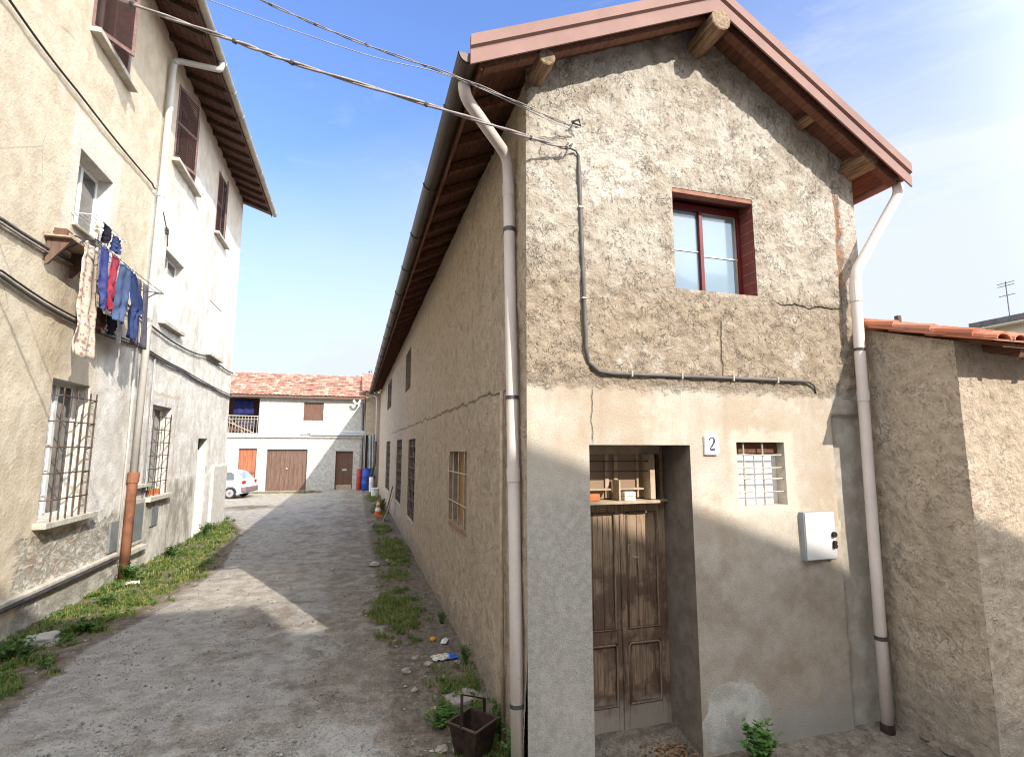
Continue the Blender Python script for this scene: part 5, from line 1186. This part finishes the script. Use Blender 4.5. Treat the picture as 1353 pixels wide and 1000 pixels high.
def street_house(name, x0, x1, y0, y1, top, gable, label):
    t = thing(name, label, 'house', ((x0+x1)/2, y1, 0))
    if gable:
        pk = gable
        build('wall', MB().prism([(x0, -.5), (x1, -.5), (x1, top(x1)-.15), (pk, top(pk)-.15), (x0, top(x0)-.15)], 'y', y0, y1-.02), 'street_wall', t)
        build('roof', MB().prism([(x0, top(x0)-.14), (pk, top(pk)-.14), (x1+.3, top(x1+.3)-.14), (x1+.3, top(x1+.3)), (pk, top(pk)), (x0, top(x0))], 'y', y0-.2, y1), 'tilework', t)
    else:
        build('wall', MB().box(x0, y0, -.5, x1, y1-.02, top-.2), 'street_wall', t); build('roof', MB().box(x0-.1, y0-.2, top-.198, x1+.001, y1, top), 'conduit', t)
    m = MB(); xs_ = x0+1.5
    while xs_ < x1-1.5:
        for z in (1.2, 4.6, 7.8):
            w = build('window', MB().box(xs_, y1-.019, z, xs_+1.1, y1+.03, z+1.7), 'shutter', t)
        xs_ += 2.8
SY = -8.0
B1X = 6.52
street_house('street_house', -16, B1X, -17, SY, 12.13, None, 'tall flat roofed house across the street behind the viewer')
street_house('street_house', B1X-.3, 16.5, -17.5, SY-.06, lambda x: 11.16-.36*(x-7.0) if x > 7.0 else 11.16-.30*(7.0-x), 7.0, 'gabled house across the street behind the viewer')

# ------------------------------------------------------------------ vegetation and gravel
rnd = random.Random(11)
def blades(n, samp, hmin, hmax, w=.006):
    m = MB()
    for _ in range(n):
        r = samp()
        if r is None: continue
        x, y, v = r; z = gz(x, y)+.02; h = rnd.uniform(hmin, hmax)*(.4+.8*v); a = rnd.uniform(0, 6.283); lean = rnd.uniform(.15, .9)*h
        ww = w*(1+.10*max(0, y-6)); dx, dy = math.cos(a), math.sin(a); sx, sy = -dy*ww, dx*ww
        m.add([(x-sx, y-sy, z), (x+sx, y+sy, z), (x+dx*lean*.4+sx*.8, y+dy*lean*.4+sy*.8, z+h*.62), (x+dx*lean*.4-sx*.8, y+dy*lean*.4-sy*.8, z+h*.62), (x+dx*lean, y+dy*lean, z+h*.95)], [(0, 1, 2, 3), (3, 2, 4)])
    return m
def near_y(a, b): t = rnd.random(); return a*(b/a)**t
def s_left():
    y = near_y(4.5, 21.3); e = ledge(y); x = rnd.uniform(LX, e+.2); v = veg(x, y)
    return (x, y, v) if rnd.random() < (v-.38)*1.5 else None
def s_right():
    y = near_y(3.9, 33); x = rnd.uniform(.2, 1.42) if y > 4.6 else rnd.uniform(.5, 1.40); v = veg(x, y)
    return (x, y, v) if rnd.random() < (v-.25)*1.7 else None
def s_far():
    y = rnd.uniform(30, 34); x = rnd.uniform(-7, -.5); v = veg(x, y); return (x, y, v) if rnd.random() < v-.25 else None
m = blades(52000, s_left, .02, .08, .0040); o1 = build('grass', m, 'grass', solid=-1); tag(o1, 'short grass and weeds growing along the left building', 'grass', None, 'stuff')
m = blades(60000, s_right, .02, .075, .0036); o2 = build('grass', m, 'grass', solid=-1); tag(o2, 'patches of grass along the foot of the long house wall', 'grass', None, 'stuff')
def s_tall():
    r = s_left() if rnd.random() < .5 else s_right()
    return r if r and noise.noise(Vector((r[0]*3, r[1]*3, 2))) > .05 else None
m = blades(5200, s_tall, .10, .22, .003); od = build('dry_grass', m, 'straw', solid=-1); tag(od, 'taller dry stems sticking out of the verges', 'grass', None, 'stuff')
m = blades(9000, s_far, .03, .09, .006); o3 = build('grass', m, 'grass', solid=-1); tag(o3, 'thin grass in front of the barn doors', 'grass', None, 'stuff')
# low broad-leaved ground cover
def cover(n, samp, s0, s1):
    m = MB()
    for _ in range(n):
        r = samp()
        if r is None: continue
        x, y, v = r; z = gz(x, y)+.02
        for _k in range(5):
            a = rnd.uniform(0, 6.283); l = rnd.uniform(s0, s1)*(1+.04*max(0, y-6)); t = rnd.uniform(.1, .8); c = Vector((x, y, z+rnd.uniform(0, .05))); d = Vector((math.cos(a), math.sin(a), t))*l; w_ = Vector((-math.sin(a), math.cos(a), 0))*l*.38
            m.add([c, c+d*.5+w_, c+d+Vector((0, 0, -.1*l)), c+d*.5-w_], [(0, 1, 2, 3)])
    return m
m = cover(9000, s_left, .02, .045); o4 = build('ground_cover', m, 'weed', solid=-1); tag(o4, 'small leafy weeds scattered through the left grass strip', 'weeds', None, 'stuff')
m = cover(9000, s_right, .015, .035); o5 = build('ground_cover', m, 'weed', solid=-1); tag(o5, 'small leafy weeds scattered along the long house wall', 'weeds', None, 'stuff')
def weed(x, y, r, h, label, nst=14, leaf=.04, lean=(0, 0), name='weed'):
    z = gz(x, y); t = thing(name, label, 'plant', (x, y, z)); ms = MB(); ml = MB()
    for i in range(nst):
        a = rnd.uniform(0, 6.283); rr = r*rnd.uniform(.2, 1); hh = h*rnd.uniform(.5, 1); tip = Vector((x+rr*math.cos(a)+lean[0], y+rr*math.sin(a)+lean[1], z+hh)); b = Vector((x+rr*.2*math.cos(a), y+rr*.2*math.sin(a), z)); mid = (b+tip)/2+Vector((0, 0, hh*.15))
        ms.tube([b, mid, tip], [.004, .003, .0015], 4)
        for k in range(int(10+hh*40)):
            u = rnd.uniform(.15, 1); p = b.lerp(mid, u*2) if u < .5 else mid.lerp(tip, u*2-1); q = rnd.uniform(0, 6.283); l = leaf*rnd.uniform(.6, 1.3); d = Vector((math.cos(q), math.sin(q), rnd.uniform(-.3, .6)))*l; w_ = Vector((-math.sin(q), math.cos(q), rnd.uniform(-.2, .2)))*l*.36
            ml.add([p, p+d*.5+w_, p+d, p+d*.5-w_], [(0, 1, 2, 3)])
    build('stem', ms, 'weed', t); build('leaves', ml, 'weed', t, solid=-1); return t
weed(3.55, 4.18, .17, .36, 'bright green leafy weed at the foot of the front wall', 40, .05)
weed(1.42, 4.62, .14, .42, 'tall weed between the iron tub and the lane downpipe', 20, .04)
weed(1.22, 4.42, .14, .22, 'leafy weed low in front of the lane downpipe', 16, .045)
weed(.86, 5.28, .16, .16, 'spreading weed left of the iron tub', 18, .035)
weed(.92, 4.56, .20, .14, 'broad bright weed at the left foot of the iron tub', 22, .045)
weed(1.33, 6.35, .08, .26, 'thin weed growing against the wall beside the plastic packet', 9, .03)
weed(1.30, 7.9, .08, .22, 'small weed climbing at the wall foot past the orange peel', 9, .03)
weed(1.56, 4.28, .10, .20, 'small weed at the front corner of the house', 12, .03)
weed(-3.98, 12.0, .22, .34, 'bushy weed around the foot of the rusty pipe', 30, .05)
weed(-3.95, 14.2, .16, .30, 'upright weed below the sill with the flower pots', 18, .05)
weed(-3.8, 8.0, .26, .26, 'dark clump of weeds left of the concrete lump', 28, .045)
weed(-3.45, 8.9, .22, .20, 'clump of weeds right of the concrete lump', 24, .045)
weed(-4.0, 17.0, .20, .40, 'weed growing beside the ground floor doorway', 20, .06)
weed(-3.7, 10.2, .2, .2, 'low weed tuft in sunlight below the first barred window', 20, .045)
weed(1.15, 21.8, .18, .55, 'green weed behind the traffic cone', 18, .08)
weed(-4.05, 18.3, .2, .3, 'weed at the base of the white buttress', 16, .06)
weed(1.38, 5.05, .12, .34, 'leafy weed against the wall right behind the iron tub', 18, .035)
weed(1.02, 5.35, .14, .12, 'low weed between the iron tub and the stone slab', 16, .03)
weed(.98, 4.38, .22, .20, 'dense green weed in front of the iron tub', 28, .045)
weed(1.28, 4.2, .16, .26, 'bushy green weed at the very foot of the lane downpipe', 26, .045)
# fallen leaves in the doorway
m = MB()
for i in range(420):
    x = rnd.gauss(2.86, .13); y = rnd.gauss(4.62, .12)
    if not (2.6 < x < 3.1 and 4.4 < y < 4.9): continue
    z = -.285+rnd.uniform(.0, .045); a = rnd.uniform(0, 6.28); l = rnd.uniform(.015, .035); t = rnd.uniform(-.5, .5)
    d = Vector((math.cos(a), math.sin(a), t))*l; w_ = Vector((-math.sin(a), math.cos(a), rnd.uniform(-.4, .4)))*l*.5; c = Vector((x, y, z+.02)); m.add([c-d, c+w_, c+d, c-w_], [(0, 1, 2, 3)])
o6 = build('dead_leaves', m, 'leaf_dry', solid=-1); tag(o6, 'heap of brown dead leaves in the doorway', 'leaves', None, 'stuff')
# loose gravel
m = MB(); m2 = MB()
def pebbles(m, n, x0, x1, y0, y1, r0, r1):
    for i in range(n):
        y = near_y(y0, y1); x = rnd.uniform(x0, x1)
        if not (LX+.1 < x < 1.35 or (y < 4.35 and x < 6)): continue
        if noise.noise(Vector((x*1.2, y*1.2, 9))) < rnd.uniform(-.5, .25): continue
        r = rnd.uniform(r0, r1)*(1 if rnd.random() < .93 else 1.9); z = gz(x, y)+r*.35; q = rnd.uniform(0, 6.28); k = len(m.v)
        c, s = math.cos(q)*r, math.sin(q)*r
        m.add([(x+c, y+s, z), (x-s, y+c*.8, z), (x-c*.9, y-s*.9, z), (x+s, y-c*.7, z), (x+r*.15, y, z+r*.6), (x, y, z-r*.6)], [(0, 1, 4), (1, 2, 4), (2, 3, 4), (3, 0, 4), (1, 0, 5), (2, 1, 5), (3, 2, 5), (0, 3, 5)])
pebbles(m, 26000, -3.6, 5.5, 2.8, 18, .004, .013); pebbles(m2, 4200, -3.4, 1.35, 3, 20, .005, .016)
o7 = build('gravel', m, 'pebble', solid=-1); tag(o7, 'loose grey gravel on the lane', 'gravel', None, 'stuff')
o8 = build('gravel', m2, 'stone', solid=-1); tag(o8, 'scattered pale stone chips on the lane', 'gravel', None, 'stuff')
bpy.context.view_layer.update()
